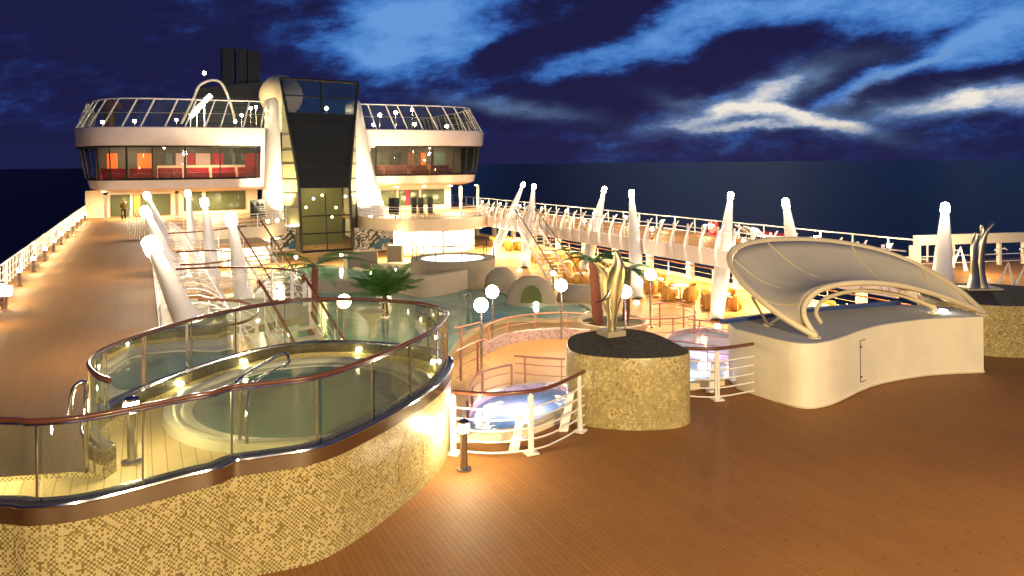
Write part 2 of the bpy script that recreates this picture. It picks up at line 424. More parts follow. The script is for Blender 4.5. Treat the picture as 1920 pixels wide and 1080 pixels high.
def smooth_path(P, n=6, closed=False):
    P = [Vector(p) for p in P]; out = []; N = len(P)
    for i in range(N if closed else N - 1):
        g_ = (lambda k: P[k % N]) if closed else (lambda k: P[max(0, min(N - 1, k))])
        p0, p1, p2, p3 = g_(i - 1), g_(i), g_(i + 1), g_(i + 2)
        for k in range(n):
            t = k / n
            out.append(.5 * ((2 * p1) + (p2 - p0) * t + (2 * p0 - 5 * p1 + 4 * p2 - p3) * t * t + (3 * p1 - p0 - 3 * p2 + p3) * t ** 3))
    if not closed: out.append(P[-1])
    return out
def resample(P, step):
    """points every `step` along polyline P with tangents"""
    out = []; acc = 0; nxt = step * .3
    for a, b in zip(P, P[1:]):
        L = (b - a).length
        while nxt <= acc + L and L > 0:
            t = (nxt - acc) / L; out.append((a.lerp(b, t), (b - a).normalized())); nxt += step
        acc += L
    return out
def railing(label, path, h, step, bars, group=None, m_post=None, m_hand=None, m_bar=None, name='deck_railing', post_w=.03, hand_r=.035, bar_r=.013, cat='railing', gls=None, foot=False, lean=0):
    """railing thing: handrail, rails, posts"""
    m_post = m_post or m_white; m_hand = m_hand or m_wood; m_bar = m_bar or m_white
    P = [Vector(p) for p in path]
    t = thing(name, P[0], label, cat, group)
    MB().tube([p + Vector((0, 0, h)) for p in P], hand_r, 8).build('handrail', m_hand, t, True)
    for k in range(bars):
        MB().tube([p + Vector((0, 0, h * (k + .6) / (bars + .35))) for p in P], bar_r, 5).build('rail', m_bar, t, True)
    for p, tg in resample(P, step):
        n = Vector((-tg.y, tg.x, 0)).normalized()
        mb = MB(); mb.obox(p + Vector((0, 0, h / 2)) + n * 0, tg * post_w * .5, n * post_w, Vector((0, 0, h / 2 - .01)) + n * lean)
        if foot: mb.obox(p + Vector((0, 0, .012)) - n * lean, tg * .10, n * .08, (0, 0, .012))
        mb.build('post', m_post, t)
    if gls:
        MB().grid([[p + Vector((0, 0, .08)) for p in P], [p + Vector((0, 0, h - .05)) for p in P]]).build('glass_panel', gls, t, solid=.012)
    return t

# ================================================================== STRUCTURE: sea, decks
mb = MB(); mb.poly([(-9000, -9000), (9000, -9000), (9000, 9000), (-9000, 9000)], -24)
structure(mb.build('sea', m_sea))
LZ = -2.9
hole = [(25.2, 100), (25.2, 18.5), (23.6, 15.6), (21, 13.6), (18, 12.9), (16, 12.3), (10.6, 11.7), (9.3, 11.6), (6.8, 11.3), (5.4, 10.75), (4.6, 11.1), (4.4, 12.8), (3.3, 14.6), (2.1, 16.3), (1.2, 18.2), (.8, 20.5), (.8, 100)]
C_ = [(-4.9, 100), (-4.9, -14), (42, -14), (42, 18.3), (30.9, 21), (30.9, 100)] + hole
structure(MB().prism(C_, -.06, 0).build('upper_deck', m_deck))
structure(MB().prism(C_, -.62, -.062).build('deck_slab', m_cream))
structure(MB().prism([(-4.9, -14), (42, -14), (42, 18.3), (30.9, 21), (30.9, 105), (-4.9, 105)], -3.0, LZ).build('lower_deck', m_teak))
structure(MB().prism([(-4.9, -14), (42, -14), (42, 18.3), (30.9, 21), (30.9, 105), (-4.9, 105)], -23.9, -3.02).build('hull', m_white))

# white coaming along the opening, beige on the left where the photo shows the wide band
lw = smooth_path([(.62, 100, 0), (.62, 60, 0), (.62, 21, 0), (1.0, 18.2, 0), (1.9, 16.2, 0), (3.1, 14.5, 0), (4.2, 12.9, 0)], 5)
tag(MB().strip(lw, .36, .003, .10).build('deck_coaming', m_cream), 'wide cream coaming running along the inner edge of the left promenade', 'coaming')
fr_path = smooth_path([(4.45, 11.25, 0), (5.0, 10.98, 0), (5.5, 10.92, 0), (6.2, 11.15, 0), (6.9, 11.5, 0)], 6)
tag(MB().strip(fr_path, .16, .003, .15).build('deck_coaming', m_cream), 'short curved cream kerb behind the white railing between tub wall and podium', 'coaming')
tag(MB().strip([(8.6, 11.65, 0), (10.4, 11.55, 0)], .14, .003, .15).build('deck_coaming', m_cream), 'straight cream kerb between the mosaic podium and the white stage housing', 'coaming')

# ================================================================== outer railings
def outer_rail(X, y0, y1, step, label, gl=False):
    t = thing('ship_railing', (X, y0, 0), label, 'railing')
    for z, r in (((.9, .035), (.60, .014), (.32, .014), (.1, .018)) if X < 0 else ((.9, .035), (.1, .03))):
        MB().tube([(X, y0, z), (X, y1, z)], r, 6).build('handrail' if z == .9 else 'rail', m_white, t, True)
    y = y0
    while y <= y1:
        MB().box((X - .03, y - .03, 0), (X + .03, y + .03, .88)).build('post', m_white, t); y += step
    return t
outer_rail(-4.62, 22, 98, .8, 'long white picketed ship railing along the left edge of the deck')
outer_rail(30.5, 21, 98, 1.9, 'long white ship railing above the sea on the right promenade')
# bollards
def bollard(loc, label, h=.72, group=None, em=None, r=.055, name='bollard_lamp'):
    t = thing(name, loc, label, 'bollard lamp', group); x, y, z = loc
    MB().lathe([(.11, 0), (.11, .025), (r, .035), (r, h - .18)], loc, 16).build('post', m_steel, t, True)
    MB().lathe([(.075, 0), (.085, .07), (.075, .13)], (x, y, z + h - .18), 16).build('lamp_head', em or e_bollard, t, True)
    MB().lathe([(.09, 0), (.09, .03), (.05, .05)], (x, y, z + h - .05), 16).build('cap', m_steel, t, True)
    return t
b0 = None
for i in range(17):
    y = 25.2 + 4.05 * i
    lab = f'steel bollard lamp beside the left ship railing, {ORD[i]} from the camera'
    if b0 is None: b0 = bollard((0, 0, 0), lab, group='bollard lamps along the left railing'); b0.location = (-4.12, y, 0)
    else: copy_thing(b0, (-4.12, y, 0), 0, lab)
for i in range(12):
    o = copy_thing(b0, (30.0, 22.5 + 4.05 * i, 0), 0, f'steel bollard lamp beside the right ship railing, {ORD[i]} from the camera'); o['group'] = 'bollard lamps along the right railing'
for i in range(6):
    o = copy_thing(b0, (25.9, 20 + 7.2 * i, 0), 0, f'steel bollard lamp behind the white ribs of the right promenade, {ORD[i]} from the camera'); o['group'] = 'bollard lamps behind the ribs'
fb = at(870, 881, 0)
bollard(tuple(fb), 'bright steel bollard lamp standing by the end of the curved mosaic wall', .74, em=emit('near_bollard_glow', WARM2, 500))
# a lamp box on the left margin and life ring boxes
def bigbox_lamp(px, py):
    p = at(px, py, 0); t = thing('box_lamp', p, 'square white lamp on a short steel post at the near end of the left railing', 'lamp')
    MB().lathe([(.09, 0), (.09, .4)], p, 12).build('post', m_steel, t, True)
    MB().box((p.x - .2, p.y - .2, .4), (p.x + .2, p.y + .2, .68)).build('lamp_head', emit('boxlamp_glow', (1, .85, .6), 7), t)
bigbox_lamp(8, 578)
def lifering(x, y, label, s=1):
    t = thing('life_ring', (x, y, .05), label, 'life ring')
    MB().box((x - .06, y - .42, .05), (x - .02, y + .42, .85)).build('backboard', mat('red_board', (.55, .02, .04), .5), t)
    R = .28
    MB().tube([(x + .04 * s, y + R * math.cos(a), .48 + R * math.sin(a)) for a in [2 * PI * k / 20 for k in range(20)]], .065, 8, True).build('ring', mat('red_ring', (.62, .05, .06), .5), t, True)
lifering(-4.38, 27.5, 'red life ring on its board at the left ship railing')
lifering(30.25, 34.2, 'red life ring on its board at the right ship railing', -1)

# ================================================================== inner balustrades with curved ribs
def ribs(X, side, y0, y1, step, label):
    """side=+1: promenade lies towards +X of the edge"""
    t = thing('ribbed_balustrade', (X, y0, 0), label, 'balustrade')
    MB().box((X - .1 if side > 0 else X - .02, y0, -.70), (X + .02 if side > 0 else X + .1, y1, .12)).build('fascia', m_pinkw, t)
    for z, r in ((1.02, .03), (.72, .013), (.42, .013)):
        MB().tube([(X + side * .42, y0, z), (X + side * .42, y1, z)], r, 6).build('rail', m_white, t, True)
    y = y0 + .4; k = 0
    while y < y1:
        pr = []
        for i in range(9):
            a = i / 8
            xo = -.14 - .16 * math.sin(a * PI * .8) + .62 * a ** 2.6
            pr.append(Vector((X + side * xo, y + a * .12, -.66 + 1.95 * a)))
        mb = MB(); rr = [.11 - .07 * i / 8 for i in range(9)]
        b = len(mb.v); A = []
        for p, r in zip(pr, rr): A.append([p + Vector((-r * side, -.02, 0)), p + Vector((r * side, -.02, 0)), p + Vector((r * side, .02, 0)), p + Vector((-r * side, .02, 0))])
        mb.grid(A, closed=True, uv=False); mb.build('rib', m_white, t)
        MB().obox((X + side * .40, y + step * .5, .6), (.02, 0, 0), (0, .06, 0), (side * .03, 0, .58)).build('post', m_white, t)
        y += step; k += 1
    return t
ribs(25.2, 1, 18.5, 57, 1.15, 'white curved ribs and pink white fascia edging the right promenade above the cafe')
ribs(.8, -1, 20.5, 57, 1.15, 'white curved ribs edging the left promenade above the pool hall')

t = thing('fin_arcade', (1.0, 21, 0), 'row of broad white fins arching from the left promenade edge down into the pool hall', 'fin arcade')
for k in range(26):
    y = 20.8 + 1.25 * k; A = []
    for i in range(10):
        a = i / 9; x = 1.0 + 2.1 * math.sin(a * PI / 2); z = .95 - 3.6 * (1 - math.cos(a * PI / 2)) + .15 * math.sin(a * PI); w = .05 + .10 * a
        A.append([Vector((x - .03, y - w, z)), Vector((x + .03, y - w, z)), Vector((x + .03, y + w, z)), Vector((x - .03, y + w, z))])
    mb = MB(); mb.grid(A, closed=True, uv=False); mb.build('fin', m_white, t)
for q in (.35, .75):
    x = 1.0 + 2.1 * math.sin(q * PI / 2); z = .95 - 3.6 * (1 - math.cos(q * PI / 2)) + .15 * math.sin(q * PI)
    MB().tube([(x, 20.6, z), (x, 52.4, z)], .03, 6).build('tie_rod', m_white, t)

# ================================================================== masts
def mast(base, head, r0, r1, label, lit=True, group='leaning white light masts', power=1100):
    base = Vector(base); head = Vector(head); t = thing('light_mast', base, label, 'light mast', group)
    ax = (head - base); L = ax.length; d = ax.normalized()
    pts = []; rs = []
    for i in range(9):
        a = i / 8; p = base + ax * a * (1 - .22 / L) + Vector((0, 0, 0))
        pts.append(p); rs.append(r1 + (r0 - r1) * (1 - a) if base.x < 10 else (r1 + (r0 - r1) * math.sin(PI * min(1, .22 + a * .8)) ** .9))
    # flattened oval section, broad along the ship
    mb = MB(); rows = []
    u = d.cross(Vector((0, 1, 0))).normalized(); w = d.cross(u)
    for p, r in zip(pts, rs): rows.append([p + u * math.cos(a) * r * .75 + w * math.sin(a) * r * 1.0 for a in [2 * PI * k / 14 for k in range(14)]])
    mb.grid(rows, closed=True, uv=False); mb.poly(rows[-1]); mb.build('shaft', m_white, t, True)
    e = pts[-1]
    mb = MB(); mb.tube([e - d * .02, e + d * .05, e + d * .34, e + d * .40], [r1 * .98, r1 * 1.03, r1 * .98, r1 * .6], 14); mb.build('lamp_head', e_mast, t, True)
    if lit:
        ub = base + Vector((.9 if base.x < 10 else -.9, -1.1, .004))
        MB().lathe([(.12, 0), (.14, .12), (.11, .14)], ub, 12).build('uplight', e_upl, t)
        lamp(t, ub + Vector((0, 0, .3)), 'SPOT', 420, (1, .82, .60), .12, rot=(head - ub) - (head - base) * .35, spot=70)
        lamp(t, e + d * .15 + (base - e).normalized() * 0 + Vector((0, 0, .75)), 'POINT', power * (.5 if base.x < 10 else .7), (1, .80, .52), .15)
    return t
RM = [((23.6, 26.6, LZ), at(1370, 366, 2.6), 'thick white mast leaning outward in front of the wicker chairs, left of the canopy'),
      ((23.9, 38.7, LZ), at(1133, 355, 2.6), 'white mast leaning outward behind the right palm, its foot on the cafe floor'),
      ((23.8, 32.9, LZ), at(1184, 362, 2.6), 'white mast leaning inward directly right of the palm crown'),
      ((23.8, 21.5, LZ), at(1473, 380, 2.6), 'white mast whose lit top shows above the middle of the canopy rim'),
      ((23.6, 15.9, LZ), at(1772, 389, 2.6), 'broad white mast leaning outward beside the right bronze sculpture'),
      ((23.6, 51.2, LZ), at(981, 346, 2.6), 'white mast leaning outward at the top of the right staircase, farther of the far pair'),
      ((23.8, 46.2, LZ), at(1001, 350, 2.6), 'white mast leaning inward at the right staircase, nearer of the far pair')]
for b, h, l in RM: mast(b, h, .42, .15, l)
LM = [((2.5, 16.6, LZ), at(283, 458, 2.6), 'nearest left mast leaning out over the brown promenade', .50),
      ((2.4, 30.6, LZ), at(272, 396, 2.6), 'left mast leaning out over the promenade beside the stacked loungers', .5),
      ((2.4, 48.5, LZ), at(275, 366, 2.6), 'farthest left mast leaning out in front of the glazed doors', .45),
      ((3.4, 25.5, LZ), at(433, 409, 2.6), 'tall white mast leaning inward beside the left staircase', .5),
      ((3.2, 37.3, LZ), at(383, 378, 2.6), 'white mast leaning inward, middle of the three inward ones on the left', .45),
      ((3.0, 50, LZ), at(352, 362, 2.6), 'white mast leaning inward, farthest of the three inward ones on the left', .42)]
for b, h, l, r in LM: mast(b, h, r * (1.65 if 'out' in l else 1.5), .19, l)

# ================================================================== globe lamps on the lower deck
def globe_lamp(head, label, z0=LZ, r=.25, em=None, group='globe lamps around the pool', pr=.045, name='globe_lamp', post=None):
    p = Vector(head); t = thing(name, (p.x, p.y, z0), label, 'globe lamp', group)
    MB().lathe([(.14, 0), (.14, .03), (pr, .05), (pr, p.z - z0 - r + .02)], (p.x, p.y, z0), 12).build('post', post or m_steel, t, True)
    MB().sphere(p, r, 18).build('globe', em or e_globe, t, True)
    return t
GL = [(902, 572, 'globe lamp nearest the tub, left of the two lamps on the timber island'), (923, 547, 'globe lamp just behind the nearest one on the timber island'),
      (1052, 535, 'globe lamp left of the gold sculpture on the timber island'), (1172, 547, 'globe lamp right beside the gold sculpture'), (1219, 515, 'globe lamp with a dark post before the cafe floor'),
      (645, 565, 'globe lamp glowing through the glass on the far side of the tub'), (547, 427, 'globe lamp in front of the left black and white mural'), (592, 414, 'globe lamp in front of the tall glass tower'),
      (735, 412, 'globe lamp at the right edge of the right mural')]
for px, py, l in GL: globe_lamp(at(px, py, -.55), l)
globe_lamp(at(1037, 512, -1.9), 'small low globe lamp at the foot of the right staircase', r=.13)

# ================================================================== HOT TUB PLATFORM (left foreground)
rail_px = [(-60, 778), (0, 787), (60, 790), (150, 783), (250, 765), (350, 745), (400, 736), (436, 725), (500, 718), (600, 704), (700, 670), (780, 635), (820, 612), (838, 590), (830, 580), (800, 571), (750, 565), (650, 560), (550, 563), (450, 578), (350, 602), (250, 632), (190, 657), (170, 672), (166, 685), (180, 702), (205, 712)]
TZ = 1.35; RZ = 2.08
rail_w = smooth_path([at(x, y, RZ) for x, y in rail_px], 4)
basin = [Vector((p.x, p.y, 0)) for p in rail_w]
cen = Vector((2.0, 10.6, 0))
front = smooth_path([Vector((-3.6, 9.75, 0)), Vector((-2.5, 9.15, 0))] + [Vector((at(x, y, RZ).x, at(x, y, RZ).y, 0)) for x, y in rail_px[1:]], 4)
# footprint (outer face of the mosaic wall): front curve, right end, back curve, closed on the left by a step
foot = front + [Vector((-.75, 9.85, 0)), Vector((-1.6, 10.1, 0)), Vector((-3.5, 10.6, 0))]
def grow(P, d, c=cen):
    out = []
    N = len(P)
    for i in range(N):
        t = (P[(i + 1) % N] - P[i - 1]); n = Vector((t.y, -t.x, 0))
        n = n.normalized() if n.length > 1e-6 else Vector((0, -1, 0))
        out.append(P[i] + n * d)
    return out
fo = grow(foot, .05)
ff = grow(foot, .28)
t_tub = thing('whirlpool_platform', (2, 10.5, 0), 'raised curved whirlpool platform clad in gold and cream mosaic, glass fence on top', 'whirlpool')
rows = []
for z, k in ((0, .0), (.5, .0), (.998, .0)):
    rows.append([Vector((p.x, p.y, z)) for p in fo])
mb = MB(); mb.grid(rows, closed=True); NF = len(front); mb.grid([[Vector((p.x, p.y, z)) for p in fo[:NF]] for z in (.998, 1.06, 1.12)]); mb.build('mosaic_wall', m_mosaic, t_tub, True)
inn = grow(foot, -.10)
# steel cap: two bands, wide satin band and bright bead on top
mb = MB(); mb.grid([[Vector((p.x, p.y, 1.12)) for p in fo[:NF]], [Vector((p.x, p.y, 1.122)) for p in grow(foot, .075)[:NF]], [Vector((p.x, p.y, 1.30)) for p in grow(foot, .075)[:NF]], [Vector((p.x, p.y, 1.315)) for p in grow(foot, .05)[:NF]], [Vector((p.x, p.y, 1.315)) for p in inn[:NF]], [Vector((p.x, p.y, 1.15)) for p in inn[:NF]]], uv=False)
mb.build('steel_cap', mat('brushed_steel_band', (.50, .46, .38), .2, 1), t_tub, True)
hx = min(range(NF), key=lambda i: (fo[i] - at(812, 905, .3)).length if fo[i].x > 0 else 99)
arc = []
acc = [0]
for a, b in zip(fo, fo[1:]): acc.append(acc[-1] + (b - a).length)
def on_wall(sv):
    for i in range(len(acc) - 1):
        if acc[i] <= sv <= acc[i + 1]: return fo[i].lerp(fo[i + 1], (sv - acc[i]) / max(1e-6, acc[i + 1] - acc[i]))
    return fo[-1]
for k in range(40):
    a = 2 * PI * k / 40; p = on_wall(acc[hx] + .34 * math.cos(a)); arc.append(Vector((p.x, p.y, .52 + .42 * math.sin(a))))
MB().tube(arc, .0035, 5, closed=True).build('hatch_seam', mat('dark_seam', (.10, .08, .03), .8), t_tub)  # thin dark line marking the hatch joint
MB().tube([Vector((p.x, p.y, 1.30)) for p in grow(foot, .08)[:NF]], .022, 8).build('bead', m_steel, t_tub, True)
# planks inside, tub shell, water
MB().poly([Vector((p.x, p.y, 1.0)) for p in inn]).build('plank_floor', m_tubdeck, t_tub)
mb = MB(); mb.grid([[Vector((p.x, p.y, 1.0)) for p in inn[:NF]], [Vector((p.x, p.y, 1.30)) for p in inn[:NF]]]); mb.build('inner_wall', m_mosaic, t_tub, True)
TC = Vector((2.15, 11.2, 0))
def inside(x, y, P):
    c = False
    for a, b in zip(P, P[1:] + P[:1]):
        if (a.y > y) != (b.y > y) and x < (b.x - a.x) * (y - a.y) / (b.y - a.y) + a.x: c = not c
    return c
POLYIN = grow(foot, -.16)
def ell(rx, ry, z, c=TC, n=56):
    out = []
    for k in range(n):
        a = 2 * PI * k / n; f = 1.0
        while f > .4 and not inside(c.x + 1.93 * f * math.cos(a), c.y + 2.06 * f * math.sin(a), POLYIN): f -= .01
        out.append(Vector((c.x + rx * f * math.cos(a), c.y + ry * f * math.sin(a), z)))
    return out
mb = MB(); mb.grid([ell(1.93, 2.06, 1.002), ell(1.92, 2.05, 1.13), ell(1.86, 1.99, 1.15), ell(1.74, 1.88, 1.13), ell(1.70, 1.84, 1.09), ell(1.55, 1.70, 1.08), ell(1.5, 1.64, .95), ell(1.2, 1.3, .6)], closed=True, uv=False)
mb.build('tub_shell', m_pool, t_tub, True)
MB().poly(ell(1.57, 1.72, 1.065)).build('water', m_tubwater, t_tub)
for px, py in ((403, 716), (411, 686), (745, 688), (570, 683)):
    pass
for k, (ax_, ay_) in enumerate(((.35, 12.35), (1.55, 13.28), (3.45, 13.05), (4.25, 11.6))):
    pp = min(inn, key=lambda q: (q - Vector((ax_, ay_, 0))).length); dn = (TC - pp).normalized()
    MB().sphere((pp.x + dn.x * .04, pp.y + dn.y * .04, 1.2), .035, 10).build('wall_lamp', e_tubl, t_tub, True)
# glass fence: handrail, panels, posts
t_f = thing('glass_fence', (2, 10.5, 1.3), 'curved glass fence with mahogany handrail sweeping round the whirlpool platform', 'glass fence')
gp = smooth_path([Vector((-3.6, 9.75, 0)), Vector((-2.5, 9.15, 0))] + [Vector((at(x, y, RZ).x, at(x, y, RZ).y, 0)) for x, y in rail_px[1:]], 5)
MB().tube([p + Vector((0, 0, RZ)) for p in gp], .027, 10).build('handrail', mat('fence_mahogany', (.12, .04, .018), .3, coat=.6), t_f, True)
MB().tube([p + Vector((0, 0, RZ - .036)) for p in gp], .012, 6).build('rail_underside', m_steel, t_f, True)
seg = resample(gp, .92); idx = []
cuts = [gp[0]] + [p for p, _ in seg] + [gp[-1]]
ci = [min(range(len(gp)), key=lambda i: (gp[i] - c).length) for c in cuts]
for i0, i1 in zip(ci, ci[1:]):
    if i1 <= i0: continue
    sub = gp[i0:i1 + 1]
    a = sub[0].lerp(sub[1], .12); b = sub[-1].lerp(sub[-2], .12); sub = [a] + sub[1:-1] + [b]
    MB().grid([[p + Vector((0, 0, 1.32)) for p in sub], [p + Vector((0, 0, RZ - .035)) for p in sub]]).build('glass_panel', g_rail, t_f, True)
for k, (p, tg) in enumerate(seg):
    n = Vector((-tg.y, tg.x, 0))
    MB().obox((p.x, p.y, 1.69), tg * .006, n * .012, (0, 0, .36)).build('post', m_steel if k % 3 == 0 else mat('bronzed_steel', (.25, .19, .12), .35, .8), t_f)
pe = gp[-1]
# steel grab rails
def grab(path, label, r=.022):
    o = MB().tube(smooth_path(path, 5), r, 10).build('grab_rail', m_steel, None, True, base=path[0]); tag(o, label, 'grab rail'); return o
ga, gb = at(450, 838, 1.06), at(464, 842, 1.06)
q1, q2, q3 = at(448, 712, 1.85), at(528, 664, 1.85), at(541, 672, 1.8)
w1, w2 = at(536, 684, 1.72), at(478, 716, 1.72)
grab([ga, ga.lerp(Vector((ga.x, ga.y, 1.7)), 1), q1 + Vector((0, 0, .0)), q2, q3, w1, w2, Vector((gb.x, gb.y, 1.55)), gb], 'looped steel grab rail rising from the whirlpool floor')
p1 = at(163, 885, 1.0); p1b = at(135, 885, .9)
grab([(p1.x, p1.y, 1.0), (p1.x, p1.y, 1.75), (p1.x - .0, p1.y + .02, 1.98), (p1.x - .05, p1.y + .0, 2.03), (p1.x - .13, p1.y - .02, 1.95), (p1.x - .16, p1.y - .02, 1.7)], 'hooked steel grab post at the entrance of the whirlpool platform', .028)
lp = at(247, 868, 1.0)
bl = bollard((lp.x, lp.y, 1.003), 'short steel bollard lamp shining inside the glass fence on the planks', .78, em=emit('deck_bollard_glow', WARM2, 340), r=.05)
lp = at(-30, 925, 1.0)
bollard((lp.x - .12, lp.y + .1, 1.003), 'steel bollard lamp at the left end of the whirlpool planks', .55, em=MATS['deck_bollard_glow'], r=.05)
# entrance step below the open end
tag(MB().prism([(-.9, 9.85), (-.35, 10.6), (-1.2, 11.1), (-2.0, 10.4)], .004, .5).build('entrance_step', m_tubdeck, None, base=(-1.1, 10.5, 0)), 'timber step leading up to the open end of the glass fence', 'step')

# ================================================================== PODIUM + SCULPTURE
def podium(path, z, label):
    t = thing('mosaic_podium', path[0], label, 'podium'); P = smooth_path(path, 8, True)
    c = sum(P, Vector()) / len(P)
    def sc(k, zz): return [Vector((c.x + (p.x - c.x) * k, c.y + (p.y - c.y) * k, zz)) for p in P]
    MB().grid([sc(1, 0), sc(1, z * .5), sc(1, z - .03), sc(.985, z)], closed=True).build('mosaic_wall', m_mosaic, t, True)
    mb = MB(); mb.poly(sc(.985, z + .001)); mb.build('top', m_mosaic_grey, t)
    return t
pod = [Vector((6.66, 11.15, 0)), Vector((7.1, 10.42, 0)), Vector((7.9, 10.05, 0)), Vector((8.42, 10.15, 0)), Vector((8.62, 10.75, 0)), Vector((8.75, 11.7, 0)), Vector((8.35, 12.25, 0)), Vector((7.3, 12.2, 0))]
podium(pod, 1.2, 'teardrop podium clad in gold mosaic carrying the gold sculpture')
pc = Vector((18.75, 11.2, 0))
podium([pc + Vector((1.85 * math.cos(a), 1.55 * math.sin(a), 0)) for a in [2 * PI * k / 10 for k in range(10)]], 1.15, 'round gold mosaic podium at the right edge of the deck carrying the silver sculpture')
# sheet helper for cast bronze forms: centreline, width, twist
def sheet(cl, widths, side, thick, bulge=.0, nseg=9):
    """cl: centre points, side: list of unit vectors of the sheet's width direction"""
    rows = []
    N = len(cl)
    for i, (p, w, s_) in enumerate(zip(cl, widths, side)):
        p = Vector(p); s_ = Vector(s_).normalized(); t = (Vector(cl[min(i + 1, N - 1)]) - Vector(cl[max(i - 1, 0)])).normalized(); n = s_.cross(t).normalized()
        ring = []
        for k in range(nseg * 2):
            a = 2 * PI * k / (nseg * 2)
            x = math.cos(a) * w / 2; y = math.sin(a) * thick
            ring.append(p + s_ * x + n * (y + bulge * (1 - (2 * x / w) ** 2) * w if w > 0 else 0))
        rows.append(ring)
    mb = MB(); mb.grid(rows, closed=True, uv=False); mb.poly(rows[-1]); mb.poly(rows[0][::-1])
    return mb
sb = at(1146, 628, 1.2); R_ = RT
t_s = thing('gold_sculpture', (sb.x, sb.y, 1.2), 'abstract gold bronze sculpture of two upswept wings on a small plinth', 'sculpture')
ang = .45
ux = (RT * math.cos(ang) + FW * math.sin(ang)); uy = Vector((-ux.y, ux.x, 0))
MB().obox((sb.x, sb.y, 1.252), ux * .20, uy * .20, (0, 0, .05)).build('plinth', mat('bronze_plinth', (.55, .47, .30), .45, .3), t_s)
def sp(px, py, off=0):          # point in the sculpture's own upright plane
    d = (Vector((sb.x, sb.y, 0))).dot(FW) + off
    return atd(px, py, d)
def side_from(pts, tw):
    return [(RT * math.cos(a) + FW * math.sin(a)) for a in tw]
cl = smooth_path([sp(1147, 630), sp(1147, 605), sp(1149, 580), sp(1150, 555), sp(1152, 528), sp(1157, 505), sp(1159, 488), sp(1156, 470)], 4)
n = len(cl); W1 = [.20, .17, .24, .29, .30, .27, .20, .04]
def interp(A, n): return [A[min(len(A) - 1, int(i * (len(A) - 1) / (n - 1)))] * (1 - (i * (len(A) - 1) / (n - 1)) % 1) + A[min(len(A) - 1, int(i * (len(A) - 1) / (n - 1)) + 1)] * ((i * (len(A) - 1) / (n - 1)) % 1) for i in range(n)]
sheet(cl, interp(W1, n), side_from(cl, interp([0, .1, .3, .3, .1, -.2, -.4, -.4], n)), .07, .15).build('column', m_gold, t_s, True)
cl = smooth_path([sp(1147, 598, .02), sp(1141, 575, .03), sp(1137, 550, .06), sp(1135, 530, .08), sp(1130, 512, .06), sp(1122, 500, .02), sp(1113, 491)], 4); n = len(cl)
sheet(cl, interp([.08, .19, .26, .27, .22, .13, .015], n), side_from(cl, interp([.2, .3, .5, .6, .4, .2, 0], n)), .03, .25).build('left_wing', m_gold, t_s, True)
cl = smooth_path([sp(1153, 590, -.03), sp(1161, 560, -.05), sp(1166, 530, -.05), sp(1168, 508, -.03), sp(1165, 490, 0), sp(1158, 474)], 4); n = len(cl)
sheet(cl, interp([.04, .10, .12, .11, .08, .02], n), side_from(cl, interp([-.4, -.6, -.8, -.6, -.3, 0], n)), .025, .2).build('right_wing', m_gold, t_s, True)
cl = smooth_path([sp(1116, 567, -.08), sp(1127, 565, -.10), sp(1137, 558, -.10), sp(1143, 547, -.08), sp(1146, 530, -.04)], 4); n = len(cl)
MB().tube(cl, interp([.006, .02, .03, .026, .01], n), 10).build('crescent', mat('bright_bronze', (.75, .66, .42), .2, 1), t_s, True)
# right sculpture: flame of several upright blades
sb2 = at(1835, 541, 1.15); t_s2 = thing('silver_sculpture', (sb2.x, sb2.y, 1.15), 'tall silvery flame shaped bronze sculpture on the right podium', 'sculpture')
def sp2(px, py, off=0): return atd(px, py, Vector((sb2.x, sb2.y, 0)).dot(FW) + off)
MB().obox((sb2.x, sb2.y, 1.17), RT * .45, FW * .3, (0, 0, .018)).build('plinth', mat('bronze_plinth', (.3, .26, .2), .3, .8), t_s2)
for name, P_, Wd, tw in (('left_blade', [(1827, 540), (1828, 515), (1826, 485), (1827, 460), (1831, 445), (1828, 436)], [.62, .42, .36, .30, .18, .04], [.3, .4, .7, .4, .2, 0]),
                         ('middle_blade', [(1833, 540), (1832, 510), (1833, 480), (1838, 452), (1842, 435), (1840, 422)], [.40, .36, .32, .24, .14, .02], [-.3, 0, .6, .9, .4, 0]),
                         ('right_blade', [(1840, 540), (1836, 512), (1837, 485), (1841, 458), (1847, 438), (1855, 425), (1863, 415)], [.34, .28, .26, .24, .16, .10, .01], [-.5, -.3, 0, .3, .6, .4, .2])):
    cl = smooth_path([sp2(x, y, .04 if name == 'middle_blade' else 0) for x, y in P_], 5); n = len(cl)
    sheet(cl, interp(Wd, n), side_from(cl, interp(tw, n)), .05, .12).build(name, m_silver, t_s2, True)

